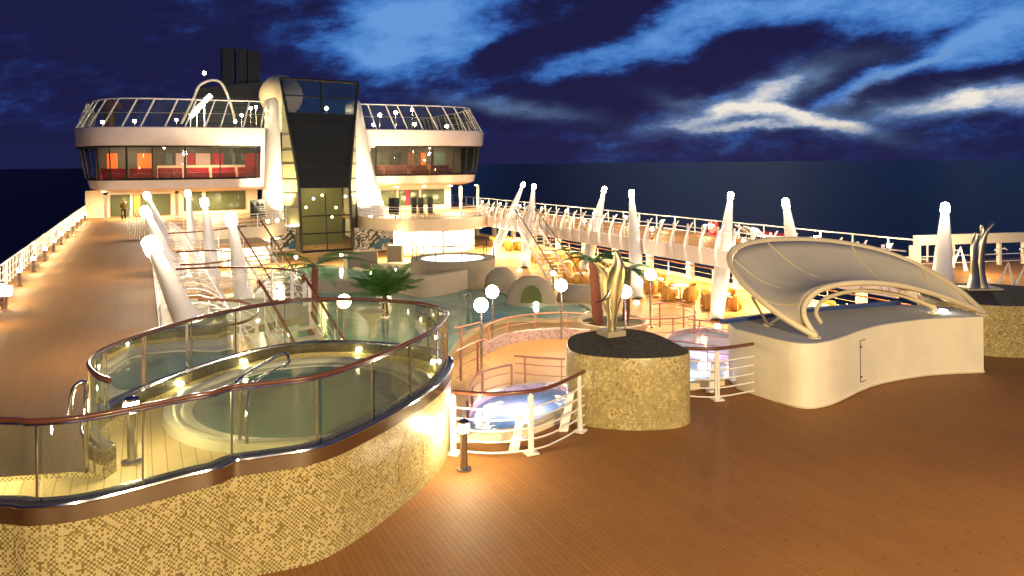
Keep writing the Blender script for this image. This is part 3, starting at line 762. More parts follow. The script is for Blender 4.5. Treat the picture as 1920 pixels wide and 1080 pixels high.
# ================================================================== foreground white railings
def white_rail(px_pts, label, ends=None):
    base = smooth_path([at(x, y, .01) for x, y in px_pts], 6)
    t = thing('white_railing', base[0], label, 'railing'); h = .96
    hp = [p + Vector((0, 0, h)) for p in base]
    MB().tube(hp, .032, 10).build('handrail', m_wood, t, True)
    for k in range(5):
        MB().tube([p + Vector((0, 0, .06 + .165 * k)) for p in base], .014, 6).build('rail', m_white, t, True)
    return t, base
t, b = white_rail([(850, 851), (925, 857), (1008, 848), (1060, 826), (1096, 803)], 'curved white railing with mahogany handrail in front of the lit pool, beside the podium')
def rpost(t, p, tg, w=.05, lean=.0, foot=True):
    n = Vector((-tg.y, tg.x, 0)).normalized(); mb = MB()
    A = []
    for z, hw in ((.0, .05), (.5, .032), (.93, .022)):
        c = p + Vector((0, 0, z)) + n * (.18 * (1 - z / .95) ** 2 * lean)
        A.append([c - tg * .012 - n * hw, c + tg * .012 - n * hw, c + tg * .012 + n * hw, c - tg * .012 + n * hw])
    mb.grid(A, closed=True, uv=False)
    # plate, turned face on so it reads broad
    mb.obox(p + Vector((0, 0, .45)), tg * .045, n * .012, (0, 0, .45))
    if foot: mb.obox(p + Vector((0, 0, .012)), tg * .10, n * .09, (0, 0, .012))
    mb.build('post', m_white, t)
for q in (0.03, .52, .98):
    i = int(q * (len(b) - 2)); rpost(t, b[i], (b[i + 1] - b[i]).normalized())
t, b = white_rail([(1284, 748), (1345, 750), (1420, 737), (1452, 730)], 'straight white railing with dark handrail between podium and white stage housing')
for q in (.4, .8):
    i = int(q * (len(b) - 2)); rpost(t, b[i], (b[i + 1] - b[i]).normalized())
# second plates: white fins inside the opening edge
for x, y, l in ((945, 838, 'leftmost of the broad white fins bracing the kerb behind the railing'), (1040, 800, 'broad white fin bracing the kerb close to the podium'), (1318, 728, 'broad white fin bracing the kerb right of the podium'), (1395, 712, 'broad white fin bracing the kerb by the stage housing')):
    p = at(x, y, .1); pp = []
    A = []
    for a in range(7):
        s_ = a / 6; c = p + RT * (.28 * s_ ** .7) + FW * .05 + Vector((0, 0, -.5 + 1.05 * s_)); w = .10 - .05 * s_
        A.append([c - RT * w, c - RT * w + FW * .02, c + RT * w + FW * .02, c + RT * w])
    mb = MB(); mb.grid(A, closed=True, uv=False); mb.poly(A[-1]); tag(mb.build('kerb_fin', m_white, None, base=p), l, 'fin', 'white fins along the kerb')

# ================================================================== STAGE HOUSING + CANOPY
frontp = smooth_path([Vector(p) for p in ((10.56, 9.98, 0), (10.63, 9.80, 0), (10.80, 9.67, 0), (11.05, 9.64, 0), (11.35, 9.67, 0), (11.8, 9.78, 0), (12.4, 9.95, 0), (13.1, 10.08, 0), (13.9, 10.08, 0), (14.7, 9.98, 0), (15.75, 9.62, 0))], 5)
corner = [Vector((10.52, 10.2, 0))]
bk = [Vector((16.05, 10.5, 0)), Vector((15.4, 11.35, 0)), Vector((13, 11.75, 0)), Vector((10.75, 11.75, 0)), Vector((10.45, 11.2, 0))]
outl = corner[::-1] + frontp + bk
HZ = 1.17
t_h = thing('stage_housing', (13, 10.5, 0), 'long low white stage housing with concave front, rounded corner and grey blue roof', 'stage housing')
MB().prism(outl, .0, HZ, top=False).build('wall', mat('housing_paint', (.86, .79, .64), .32), t_h, True)
cc = Vector((13, 10.6, 0))
MB().prism([p.lerp(cc, -.004) for p in outl], HZ, HZ + .02).build('roof', m_top, t_h)
MB().strip([(10.5, 11.66, 0), (13, 11.68, 0), (15.35, 11.27, 0)], .12, HZ + .022, HZ + .10).build('roof_edge', m_blue, t_h)
MB().tube([p + Vector((0, 0, .03)) - Vector((0, .012, 0)) for p in corner[::-1] + frontp], .018, 6).build('skirting', m_cream, t_h)
dp = at(1616, 690, .55)
k = min(range(len(frontp)), key=lambda i: abs(frontp[i].x - (at(1612, 735, 0).x)))
dx = frontp[k]; tg = (frontp[min(k + 3, len(frontp) - 1)] - frontp[k]).normalized(); nn = Vector((tg.y, -tg.x, 0))
mb = MB(); mb.obox(Vector((dx.x, dx.y, .58)) + tg * .02 + nn * .006, tg * .005, nn * .004, (0, 0, .40)); mb.obox(Vector((dx.x, dx.y, .98)) + tg * .12 + nn * .006, tg * .1, nn * .004, (0, 0, .005)); mb.obox(Vector((dx.x, dx.y, .18)) + tg * .12 + nn * .006, tg * .1, nn * .004, (0, 0, .005))
hd = mb.build('hatch_seam', m_black, t_h)
MB().sphere(Vector((dx.x, dx.y, .86)) + tg * .05 + nn * .01, .018, 8).sphere(Vector((dx.x, dx.y, .28)) + tg * .05 + nn * .01, .018, 8).build('hatch_latch', m_black, t_h)
fl = at(1768, 588, HZ)
MB().lathe([(.07, .02), (.09, .05), (.085, .08)], (fl.x, fl.y, HZ), 14).build('roof_lamp', emit('roof_lamp_glow', (1, .93, .8), 30), t_h)
# canopy
t_c = thing('stage_canopy', (13, 10.8, HZ), 'tilted shell shaped grey fabric canopy on cream tube arches above the stage housing', 'canopy')
outer_pts = [(1527, 628, 13.85), (1498, 613, 13.95), (1455, 585, 14.15), (1418, 555, 14.5), (1388, 525, 15), (1370, 498, 15.5), (1368, 478, 15.9), (1385, 462, 16.3), (1420, 453, 16.7), (1470, 449, 17.0), (1530, 450, 17.2), (1590, 457, 17.3), (1650, 470, 17.2), (1710, 492, 17.0), (1760, 518, 16.6), (1805, 550, 16.2), (1842, 585, 15.75)]
inner_pts = [(1530, 630, 13.9), (1517, 612, 13.95), (1508, 594, 14.0), (1507, 577, 14.1), (1516, 560, 14.2), (1535, 545, 14.3), (1562, 536, 14.45), (1595, 531, 14.6), (1632, 530, 14.75), (1670, 533, 14.9), (1705, 539, 15.05), (1740, 548, 15.2), (1770, 557, 15.3), (1795, 566, 15.4), (1815, 574, 15.5), (1832, 581, 15.6), (1842, 586, 15.7)]
O = [atd(*p) for p in outer_pts]; I = [atd(*p) for p in inner_pts]
OS = smooth_path(O, 4); IS = smooth_path(I, 4)
MB().tube(OS, .062, 12).build('outer_arch', m_tube, t_c, True)
MB().tube(IS, .055, 12).build('inner_arch', m_tube, t_c, True)
rows = []
NR = 12
for j in range(NR + 1):
    s_ = j / NR; e_ = .045 + s_ * .91
    rows.append([o.lerp(i, e_) + Vector((0, 0, -1)) * .34 * math.sin(PI * s_) * min(1, (o - i).length / 2.2) + FW * .12 * math.sin(PI * s_) for o, i in zip(OS, IS)])
mb = MB(); mb.grid(rows, uv=False); mb.build('membrane', m_canvas, t_c, True, solid=.012)
for q in (.22, .36, .52, .69, .84):
    i = int(q * (len(OS) - 1)); j0 = max(0, min(len(IS) - 1, int((q * .9 + .05) * (len(IS) - 1))))
    col_ = [r[i] + (Vector((0, 0, 1)) * -.012) - FW * .02 for r in rows]
    MB().tube(col_, .022, 6).build('seam', m_pipe, t_c, True)
# lacing between membrane and arch
for k in range(3, len(OS) - 3, 1):
    pass
mb = MB()
for k in range(4, len(OS) - 4): mb.tube([OS[k], rows[0][k]], .008, 4)
mb.build('lacing', m_white, t_c)
# second thin arch and feet, struts
a2 = [atd(*p) for p in ((1540, 606, 14.4), (1530, 585, 14.6), (1545, 562, 14.9), (1585, 548, 15.3), (1630, 545, 15.6), (1675, 551, 15.8), (1715, 562, 15.9), (1750, 577, 15.9))]
MB().tube(smooth_path(a2, 4), .04, 10).build('rear_arch', m_tube, t_c, True)
def foot_(p, z=HZ):
    p = Vector(p); mb = MB(); mb.lathe([(.12, .02), (.12, .04)], (p.x, p.y, z), 12); mb.tube([(p.x - .05, p.y, z + .03), p], .035, 8); mb.tube([(p.x + .06, p.y + .05, z + .03), p], .03, 8); mb.sphere(p, .065, 10); mb.build('foot', m_tube, t_c, True)
for p in (OS[0], OS[-1], a2[-1]): foot_(p)
sf = at(1440, 612, HZ)
MB().tube([atd(1410, 557, 14.6), (sf.x, sf.y, HZ + .03)], .028, 8).tube([atd(1470, 592, 14.3), (sf.x, sf.y, HZ + .03)], .024, 8).lathe([(.10, .02), (.10, .04)], (sf.x, sf.y, HZ), 12).build('strut', m_tube, t_c, True)

# ================================================================== windbreak on the right
t = thing('windbreak_frame', (28.5, 20, 0), 'white beam on posts with dark gaps standing behind the silver sculpture', 'windbreak')
A_ = Vector((28.4, 20.1, 0)); B_ = Vector((38, 17.4, 0)); dd = (B_ - A_).normalized(); nn = Vector((-dd.y, dd.x, 0))
MB().obox((A_ + B_) / 2 + Vector((0, 0, 1.13)), dd * (B_ - A_).length / 2, nn * .10, (0, 0, .20)).build('beam', m_cream, t)
for s_ in (.0, 1.75, 2.9, 4.0, 5.2, 6.4, 7.6):
    p = A_ + dd * s_
    MB().obox(p + Vector((0, 0, .46)), dd * (.22 if s_ == 0 else .06), nn * .08, (0, 0, .46)).build('post', m_cream, t)
    if s_ > 0:
        for sg in (-1, 1):
            MB().tube([p + Vector((0, 0, .62)), p + dd * sg * .18 + Vector((0, 0, .70)) - nn * .1, p + dd * sg * .30 + Vector((0, 0, .62)) - nn * .1], .03, 6).build('bracket', m_white, t, True)
for z in (.15, .45): MB().tube([A_ + Vector((0, 0, z)), B_ + Vector((0, 0, z))], .02, 6).build('rail', m_white, t)
bollard((28.6, 17.6, 0), 'globe topped bollard lamp standing in front of the windbreak posts', .8, em=e_bollard)
# inclined fins near the right promenade's end
for i, (x, y) in enumerate(((1758, 503), (1782, 508), (1868, 545), (1900, 548), (1936, 520))):
    p = at(x, y, .02); mb = MB(); h = .95
    mb.tube([p, p + RT * .42 + Vector((0, 0, h))], [.07, .02], 6); mb.tube([p + RT * .62, p + RT * .42 + Vector((0, 0, h))], [.09, .02], 6)
    tag(mb.build('deck_fin', m_white, None, base=p), f'white A shaped fin on the right promenade, {ORD[i]} from the left', 'fin', 'white A shaped fins by the right sculpture')

# ================================================================== SUPERSTRUCTURE
BX = 13.1
def wing_curve(off, side, z, n=10):
    """plan outline of a wing at inward offset `off`; side -1 left, +1 right, from tower outward to the tip and back"""
    P = [(BX + side * 3.9, 64.5 + off * .75), (BX + side * 9, 64.5 + off * .8), (BX + side * 13.5, 64.8 + off * .85), (BX + side * (16 - off * .3), 65.8 + off * .8), (BX + side * (17.4 - off * .8), 67.8 + off * .4), (BX + side * (18.1 - off), 71), (BX + side * (18.1 - off), 80), (BX + side * (18.1 - off), 92)]
    return smooth_path([Vector((x, y, z)) for x, y in P], n)
for side, wn in ((-1, 'left'), (1, 'right')):
    t = thing('bridge_wing', (BX + side * 11, 66, 2.5), f'{wn} wing of the white superstructure with a band of lounge windows', 'superstructure wing')
    # soffit and lower skirt
    mb = MB(); mb.grid([wing_curve(2.6, side, 2.35), wing_curve(1.15, side, 2.62), wing_curve(.95, side, 3.35)], uv=False)
    mb.build('lower_skirt', m_pinkw, t, True)
    mb = MB(); P = wing_curve(2.6, side, 2.36); mb.poly([*P, Vector((BX + side * 3.9, 92, 2.36))]); mb.build('soffit', m_cream, t)
    mb = MB(); mb.grid([wing_curve(.30, side, 6.0), wing_curve(.05, side, 6.25), wing_curve(-.05, side, 7.45), wing_curve(.12, side, 7.52)], uv=False)
    mb.build('fascia', m_pinkw, t, True)
    mb = MB(); mb.grid([wing_curve(.85, side, 3.33), wing_curve(.38, side, 6.02)], uv=False)
    mb.build('window_band', g_win, t, True)
    # blank plated part beside the tower, closing the band, round cornered look by a frame
    c0 = wing_curve(.83, side, 3.33); c1 = wing_curve(.36, side, 6.02)
    kk = 4 if side > 0 else 2
    mb = MB(); mb.grid([[p for p in c0[:kk]], [p for p in c1[:kk]]], uv=False); mb.build('blank_plating', m_pinkw, t, solid=.05)
    for i in range(kk, len(c0), 5):
        MB().tube([c0[i], c1[i]], .09 if (i - kk) % 10 == 0 else .05, 6).build('mullion', m_black, t)
    MB().tube([p + Vector((0, -.03, .05)) for p in c0[kk:]], .09, 6).build('sill', m_black, t, True)
    MB().tube([p + Vector((0, -.03, -.05)) for p in c1[kk:]], .09, 6).build('head_frame', m_black, t, True)
    # interior
    mb = MB(); P = wing_curve(1.2, side, 3.36); mb.poly([*P, Vector((BX + side * 3.9, 92, 3.36))]); mb.build('lounge_floor', mat('lounge_carpet', (.16, .02, .03), .8), t)
    mb = MB(); P = wing_curve(.6, side, 6.1); mb.poly([*P, Vector((BX + side * 3.9, 92, 6.1))]); mb.build('lounge_ceiling', mat('lounge_ceiling', (.25, .2, .16), .6), t)
    mb = MB(); P = wing_curve(.15, side, 7.4); mb.poly([*P, Vector((BX + side * 3.9, 92, 7.4))]); mb.build('sun_deck_floor', m_deck, t)
    x0, x1 = sorted((BX + side * 3.9, BX + side * 16.5))
    mb = MB(); mb.box((x0, 71.5, 3.4), (x1, 71.7, 6.08)); mb.build('lounge_wall', mat('lounge_wall', (.05, .045, .035), .5), t)
    if side < 0:
        cols_ = [(-2.6, .8, m_orange), (-.3, 1.1, m_orange), (1.9, .5, m_teal), (2.7, .9, mat('rose_white_panel', (.6, .42, .42), .6)), (3.7, .5, m_red), (4.3, 1.2, MATS['rose_white_panel']), (5.7, .9, m_red), (7.3, .3, m_steel), (8.4, 1.2, m_red)]
    else:
        cols_ = [(18.3, .9, m_red), (20.4, .6, m_teal), (22.0, 1.2, m_black), (23.8, .7, mat('brown_panel', (.2, .08, .03), .5)), (25.2, .5, m_orange), (26.6, 1.2, m_teal)]
    for i, (x, w, mm) in enumerate(cols_):
        MB().box((x, 71.38, 3.7), (x + w, 71.48, 5.5)).build('wall_panel', mm, t)
    for i in range(4):
        x = BX + side * (6.3 + 2.8 * i)
        MB().lathe([(.14, 0), (.14, .03)], (x, 68.3, 6.02), 12).build('ceiling_lamp', e_ceil, t)
    lamp(t, (BX + side * 8, 67.8, 5.9), 'AREA', 620, (1, .70, .45), 4.0, rot=(0, .2, -1))
    lamp(t, (BX + side * 14, 68.8, 5.9), 'AREA', 450, (1, .65, .4), 3.0, rot=(0, .2, -1))
    # screen on the sun deck
    ts = thing('windscreen', (BX + side * 11, 66, 7.5), f'{wn} inclined glass windscreen with white posts round the upper sun deck', 'windscreen')
    a = wing_curve(.15, side, 7.52); b = []
    for p in a:
        v = Vector((BX - p.x, 76 - p.y, 0)); v = v.normalized() * (1.5 if p.y < 72 else .9)
        b.append(Vector((p.x + v.x * .9, p.y + v.y * .5, 9.75 - .0 * p.y)))
    MB().grid([a, b], uv=False).build('glass_panel', g_screen, ts, True)
    MB().tube(b, .065, 6).build('top_rail', m_white, ts, True)
    L = resample(a, 1.45)
    for p, _ in L:
        i = min(range(len(a)), key=lambda q: (a[q] - p).length)
        MB().tube([a[i], b[i]], .065, 6).build('post', m_white, ts)
    m2 = [q.lerp(w_, .5) + Vector((0, .25, 0)) for q, w_ in zip(a, b)]
    MB().tube(m2, .025, 6).build('inner_rail', m_cream, ts, True)
o = MB().box((1.2, 69.6, 3.37), (8.2, 70.1, 4.45)); tag(o.build('lounge_counter', mat('cream_counter', (.62, .48, .34), .5), None, base=(4.7, 69.8, 3.37)), 'long cream counter behind the red sofas of the left lounge', 'counter')
o = MB().box((19.5, 70.2, 3.37), (26.5, 70.7, 4.3)); tag(o.build('lounge_counter', mat('brown_panel', (.2, .08, .03), .5), None, base=(23, 70.4, 3.37)), 'long brown counter in the lounge behind the right wing windows', 'counter')
# red sofas inside the left wing, dark ones right
def sofa(x, y, label, m, grp):
    t = thing('lounge_sofa', (x, y, 3.37), label, 'sofa', grp)
    MB().box((x - .9, y - .4, 3.37), (x + .9, y + .4, 3.85)).build('seat', m, t)
    MB().box((x - .9, y + .3, 3.86), (x + .9, y + .5, 4.25)).build('backrest', m, t)
for i in range(6): sofa(-2.0 + i * 2.05, 66.9, f'red lounge sofa behind the left wing windows, {ORD[i]} from the left', m_red, 'red sofas in the left lounge')
for i in range(4): sofa(19.0 + i * 2.3, 67.4, f'dark red lounge sofa behind the right wing windows, {ORD[i]} from the left', mat('dark_red_fabric', (.12, .02, .03), .7), 'dark sofas in the right lounge')
# pylons
def pylon(side, label):
    t = thing('tower_pylon', (BX + side * 4.2, 63, LZ), label, 'pylon'); rows = []
    for z, xi, xo, yf in ((-1.9, 3.1, 6.4, 61.2), (0, 3.1, 6.1, 61.6), (1.5, 3.1, 5.7, 62.0), (3.2, 3.1, 5.35, 62.5), (5.5, 3.1, 4.95, 62.9), (8, 3.15, 4.55, 63.1), (9.7, 3.2, 4.2, 63.3), (9.95, 3.5, 3.9, 63.5)):
        if side < 0: xi, xo = xi - .2, 3.66 + (xo - 4.2) * .22
        rows.append([Vector((BX + side * xi, yf, z)), Vector((BX + side * (xi + (xo - xi) * .35), yf - .15, z)), Vector((BX + side * (xi + (xo - xi) * .75), yf + .35, z)), Vector((BX + side * xo, yf + 1.6, z)), Vector((BX + side * xo, 66, z)), Vector((BX + side * xi, 66, z))])
    mb = MB(); mb.grid(rows, closed=True, uv=False); mb.poly(rows[-1]); mb.build('shaft', m_white, t, True)
    for k, (dx_, pw) in enumerate(((3.7, 4500), (5.2 if side > 0 else 4.4, 3000))):
        p = Vector((BX + side * dx_, 60.0, .0))
        MB().lathe([(.10, 0), (.13, .12), (.13, .2)], p, 12).build('uplight', e_upl, t)
        lamp(t, p + Vector((0, .0, .35)), 'SPOT', pw, WARM2, .12, rot=(0, 2.6, 5), spot=100)
    return t
pylon(-1, 'white flared pylon lit from below at the left of the glass tower'); pylon(1, 'white flared pylon lit from below at the right of the glass tower')
# glass tower
def tpt(px, py, Y): return atY(px, py, Y)
tt = thing('glass_tower', (BX, 58, -2.1), 'tall dark glass stair tower widening upward with a black frame', 'tower')
bl_, br_ = Vector((11.1, 59.2, -2.36)), Vector((15.1, 59.2, -2.36)); tl_, tr_ = Vector((9.98, 61.5, 11.35)), Vector((16.25, 61.5, 11.2))
def fr(u, v):
    t = max(0, (v - .36) / .64) ** 1.15
    x = bl_.x + (tl_.x - bl_.x) * t; x2 = br_.x + (tr_.x - br_.x) * t
    return Vector((x + (x2 - x) * u, 59.2 + 2.3 * v, bl_.z + (tl_.z + (tr_.z - tl_.z) * u - bl_.z) * v))
VS = [i / 18 for i in range(19)]
def band(v0, v1, name, m):
    rows = [[fr(u / 6, v0 + (v1 - v0) * k / 6) for u in range(7)] for k in range(7)]
    MB().grid(rows, uv=False).build(name, m, tt, True)
band(0, .36, 'lower_glass', glass('lobby_glass', (.62, .64, .40), .04, .04, .3)); band(.36, .80, 'middle_glass', mat('smoked_glass', (.022, .026, .024), .14, 0, .16)); band(.80, 1, 'upper_glass', g_dark)
for u in (0, 1): MB().tube([fr(u, v) for v in VS], .13, 6).build('edge_frame', m_black, tt, True)
MB().tube([fr(0, 0), fr(1, 0)], .10, 6).build('bottom_frame', m_black, tt); MB().tube([fr(0, 1), fr(.5, 1), fr(1, 1)], .12, 6).build('top_frame', m_black, tt)
MB().tube([fr(.5, v) for v in VS[:7]], .05, 6).build('mullion', m_black, tt); MB().tube([fr(.5, .8), fr(.5, 1)], .09, 6).build('mullion', m_black, tt)
for v in (.1, .2, .8, .9, .397, .48, .56, .64, .72): MB().tube([fr(0, v), fr(.5, v), fr(1, v)], .06 if v in (.9, .2, .1) else .025, 6).build('transom', m_black, tt)
for u, s_ in ((0, -1), (1, 1)):
    rows = []
    for v in VS:
        p = fr(u, v); rows.append([p + Vector((s_ * .02, .05, 0)), Vector((BX + s_ * (2.9 if s_ < 0 else 3.15), 62.3, p.z))])
    mb = MB(); mb.grid(rows, uv=False); mb.build('side_cladding', m_side, tt, True)
    for v in (.1, .25, .33, .41, .5, .58, .67):
        p = fr(u, v); MB().tube([p + Vector((s_ * .05, 0, 0)), Vector((BX + s_ * (2.92 if s_ < 0 else 3.17), 62.25, p.z))], .03, 5).build('cladding_joint', m_black, tt)
mb = MB(); mb.box((BX - 2.2, 63.4, -2.3), (BX + 2.2, 63.6, 3.0)); mb.build('lobby_wall', mat('lobby_wall', (.20, .20, .08), .5), tt); lamp(tt, (13.1, 60.8, 2.2), 'POINT', 260, WARM2, .2)
for i, (x, y, z) in enumerate(((12.3, 60.5, 1.7), (14.2, 61, .9), (13.2, 61.5, 1.9), (11.8, 61, 1.0), (14.9, 60.6, 1.8), (13.7, 60.2, .2))):
    MB().sphere((x, y, z), .10, 10).build('lobby_lamp', emit('lobby_glow', WARM2, 28), tt)
# upper deck lamps
ULs = [(192, 229), (252, 227), (331, 225), (470, 203), (480, 201), (453, 216), (502, 203), (441, 228), (502, 230)]
for i, (x, y) in enumerate(ULs):
    globe_lamp(atY(x, y, 68.5 + (i % 3) * .8), f'small globe lamp on the left sun deck, {ORD[i]} of its row counted along the windscreen', z0=7.42, r=.12, em=e_far, group='globe lamps on the left sun deck', pr=.03)
for i, (x, y) in enumerate([(701, 234), (712, 216), (742, 211), (773, 206), (778, 233), (838, 237), (612, 203), (652, 207)]):
    globe_lamp(atY(x, y, 68.5), f'small globe lamp on the sun deck, {ORD[i]} on the tower and right wing side', z0=7.42, r=.16, em=e_far, group='globe lamps on the right sun deck', pr=.03)
# radome, funnel, hoop
rp = atY(527, 180, 72)
t = thing('radome', (rp.x, rp.y, 7.45), 'round cream radome beside the top of the glass tower', 'radome')
MB().sphere((rp.x, rp.y, rp.z), 1.98, 28).build('dome', m_radome, t, True)
MB().lathe([(1.1, 7.45), (.9, rp.z - 1.7)], (rp.x, rp.y, 0), 20).build('pedestal', m_cream, t, True)
t = thing('funnel', (8, 86, 8), 'dark slatted funnel casing with three tall exhaust stacks', 'funnel')
y = 86
a, b, c, d = atY(355, 195, y), atY(520, 195, y), atY(500, 152, y), atY(372, 160, y)
mb = MB(); mb.grid([[Vector((a.x, y, 7.5)), Vector((b.x, y, 7.5)), Vector((b.x, y + 6, 7.5)), Vector((a.x, y + 6, 7.5))], [Vector((d.x, y, d.z - .3)), Vector((c.x, y, c.z)), Vector((c.x, y + 6, c.z)), Vector((d.x, y + 6, d.z - .3))]], closed=True, uv=False)
mb.poly([Vector((d.x, y, d.z - .3)), Vector((c.x, y, c.z)), Vector((c.x, y + 6, c.z)), Vector((d.x, y + 6, d.z - .3))]); mb.build('casing', m_funnel, t)
for k in range(7):
    z = 8.6 + k * .5; q_ = (z - 7.5) / (c.z - 7.5); MB().box((a.x + (d.x - a.x) * q_ + .1, y - .12, z), (b.x + (c.x - b.x) * q_ - .1, y - .02, z + .14)).build('slat', mat('slat', (.05, .055, .05), .4), t)
for x0, x1, top in ((415, 437, 90), (441, 462, 92), (463, 487, 95)):
    p, q = atY(x0, top, y + 2), atY(x1, 160, y + 2)
    mb = MB(); mb.box((p.x, y + 1.5, q.z - .5), (q.x, y + 3, p.z))
    for k in range(5):
        xx = p.x + (q.x - p.x) * (k + .2) / 5; mb.box((xx, y + 1.35, q.z - .4), (xx + .1, y + 1.48, p.z - .15))
    mb.build('stack', m_funnel, t)
hoop = [atY(*p, 74) for p in ((340, 232), (352, 208), (363, 185), (373, 162), (387, 153), (401, 150), (414, 155), (423, 170), (430, 188), (437, 210), (441, 232))]
hoop = [Vector((p.x, 74, max(p.z, 7.45))) for p in hoop]
o = MB().tube(smooth_path(hoop, 4), .12, 8).build('deck_hoop', m_white, None, True, base=hoop[0]); tag(o, 'white tubular hoop arching over the left sun deck', 'arch')
sp_ = atY(383, 137, 76)
t = thing('signal_mast', (sp_.x, 76, 7.45), 'thin dark mast with a star like lamp above the left sun deck', 'signal mast')
MB().tube([(sp_.x, 76, 7.45), (sp_.x, 76, sp_.z)], .06, 8).build('pole', m_dsteel, t)
MB().sphere(sp_, .17, 12).build('top_lamp', e_star, t, True)
for x, y_ in ((383, 190), (369, 205), (357, 218)):
    p = atY(x, y_, 70); MB().tube([p, p + Vector((.55, 0, .55))], .22, 10).build('floodlight', emit('flood_glow', (1, .9, .5), 9), t, True)
    MB().tube([p, (p.x, 70, 7.45)], .04, 6).build('bracket', m_white, t)
lamp(t, atY(375, 205, 69), 'POINT', 900, (1, .9, .55), .3)
p = atY(205, 187, 78); t_ = MB().lathe([(1.1, 0), (1.0, .5), (.7, .9), (.2, 1.1)], (p.x, 78, p.z - .9), 16); t_.lathe([(.5, 0), (.5, p.z - .95 - 7.45)], (p.x, 78, 7.45), 10)
tag(t_.build('vent_cowl', mat('brown_paint', (.10, .045, .02), .6), None, True, base=(p.x, 78, 7.45)), 'low brown domed cowl rising behind the left windscreen', 'vent cowl')

# deck level under the wings
for side, wn in ((-1, 'left'), (1, 'right')):
    x0, x1 = sorted((BX + side * 3.4, BX + side * 17.4))
    t = thing('deckhouse', ((x0 + x1) / 2, 73, 0), f'cream deckhouse wall with dark windows under the {wn} wing', 'deckhouse')
    yy = 73 if side < 0 else 67.5
    MB().box((x0, yy + .1, .0), (min(x1, 26.9), yy + .4, 2.35)).build('wall', m_cream, t)
    if side < 0:
        for a, b in ((-2.4, -.9), (-.7, .5), (.8, 2.3), (3.4, 4.9), (5.2, 8.6)):
            f = MB().box((a, yy, .35 if a > 2.5 else .08), (b, yy + .08, 2.05)).build('window', m_dsteel, t)
            MB().box((a + .07, yy - .03, .42 if a > 2.5 else .12), (b - .07, yy - .01, 1.98)).build('pane', mat('dark_green_pane', (.06, .075, .04), .08), f)  # plain dark green pane
        MB().box((-.62, yy - .12, .1), (-.1, yy - .05, 1.95)).build('door', m_orange, t)
        for a in (-2.75, 2.5): MB().box((a, yy - 4.5, 0), (a + .28, yy - 4.25, 2.36)).build('column', m_cream, t)
        MB().box((-2.75, yy - 4.5, 2.1), (2.8, yy - 4.25, 2.36)).build('lintel', m_cream, t)
    else:
        for a, b in ((19.2, 21.4), (21.6, 23.6), (23.9, 26.2)):
            f = MB().box((a, yy, .5), (b, yy + .08, 1.95)).build('window', m_dsteel, t)
            MB().box((a + .07, yy - .03, .56), (b - .07, yy - .01, 1.9)).build('pane', mat('dark_green_pane', (.06, .075, .04), .08), f)
        MB().box((22.3, yy - .12, .5), (22.6, yy - .04, 1.9)).build('door', m_red, t)
        for a in (27.2, 29.0): MB().box((a, yy - 1.5, 0), (a + .2, yy - 1.3, 2.3)).build('column', m_white, t)
    for i in range(5):
        x = x0 + 1.5 + i * 2.6
        MB().lathe([(.16, 0), (.16, .03)], (x, yy - 2.6, 2.30), 12).build('ceiling_lamp', e_ceil, t)
    lamp(t, ((x0 + x1) / 2 + side * 3, yy - 2.2, 2.2), 'AREA', 900, WARM2, 2.5, rot=(0, -.1, -1))
    lamp(t, ((x0 + x1) / 2 - side * 3, yy - 2.2, 2.2), 'AREA', 900, WARM2, 2.5, rot=(0, -.1, -1))
    # terrace in front, with bulging fascia
    tr = [Vector((BX + side * 2.9, 60.8, 0)), Vector((BX + side * 3.6, 57.5, 0)), Vector((BX + side * 5.6, 54.6, 0)), Vector((BX + side * 8, 53.4, 0)), Vector((BX + side * 10.3, 53.9, 0)), Vector((BX + side * 12.15, 55.6, 0))]
    trs = smooth_path(tr, 6)
    structure(MB().prism(trs + [Vector((BX + side * 12.15, 75, 0)), Vector((BX + side * 2.9, 75, 0))], -.30, -.005).build('terrace_deck', m_teak))
    o = MB().strip(trs, .12, -.75, .16).build('terrace_fascia', m_cream, None, base=trs[0]); tag(o, f'bright curved fascia of the terrace below the {wn} wing', 'fascia')
    railing(f'white railing with four bars round the terrace below the {wn} wing', trs, 1.05, 1.7, 4, m_hand=m_white, name='terrace_railing', hand_r=.03, bar_r=.018)
    # curved white wall underneath, given its own glow to look strongly lit
    cur = smooth_path([Vector((BX + side * 4.7, 57.0, 0)), Vector((BX + side * 6.3, 55.9, 0)), Vector((BX + side * 8.2, 55.5, 0)), Vector((BX + side * 10.2, 55.9, 0)), Vector((BX + side * 11.6, 57, 0))], 5)
    t = thing('glow_wall', (BX + side * 8, 56, LZ), f'curved white wall with added glow under the {wn} terrace', 'screen wall')
    MB().grid([[Vector((p.x, p.y, -2.3)) for p in cur], [Vector((p.x, p.y, -.78)) for p in cur]]).build('screen', e_glow_wall, t, True, solid=.05)
    MB().grid([[Vector((p.x, p.y - .1, LZ + .01)) for p in cur], [Vector((p.x, p.y - .1, -2.3)) for p in cur]]).build('base_panel', m_cream, t, True, solid=.05)
    for k, dz in enumerate((-.95, -2.15)):
        MB().tube([Vector((p.x, p.y - .15, dz + .05 * math.sin(i * .6))) for i, p in enumerate(cur)], .025, 5).build('trim_line', m_teal, t, True)
    MB().box((BX + side * 8.2 - .06, 55.2, LZ + .01), (BX + side * 8.2 + .06, 55.3, -.78)).build('post', m_orange, t)
    # mural
    mx = (500, 562) if side < 0 else (665, 737)
    p, q = atY(mx[0], 470, 60.2), atY(mx[1], 424, 60.2)
    t = thing('mosaic_mural', (p.x, 60.2, p.z), f'{wn} abstract mural in black, white and touches of blue beside the tower', 'mural')
    mm = bpy.data.materials.new(f'mural_{wn}'); mm.use_nodes = True; G = NG(mm.node_tree); bs = mm.node_tree.nodes['Principled BSDF']
    tc = G.n('ShaderNodeTexCoord').outputs['Object']
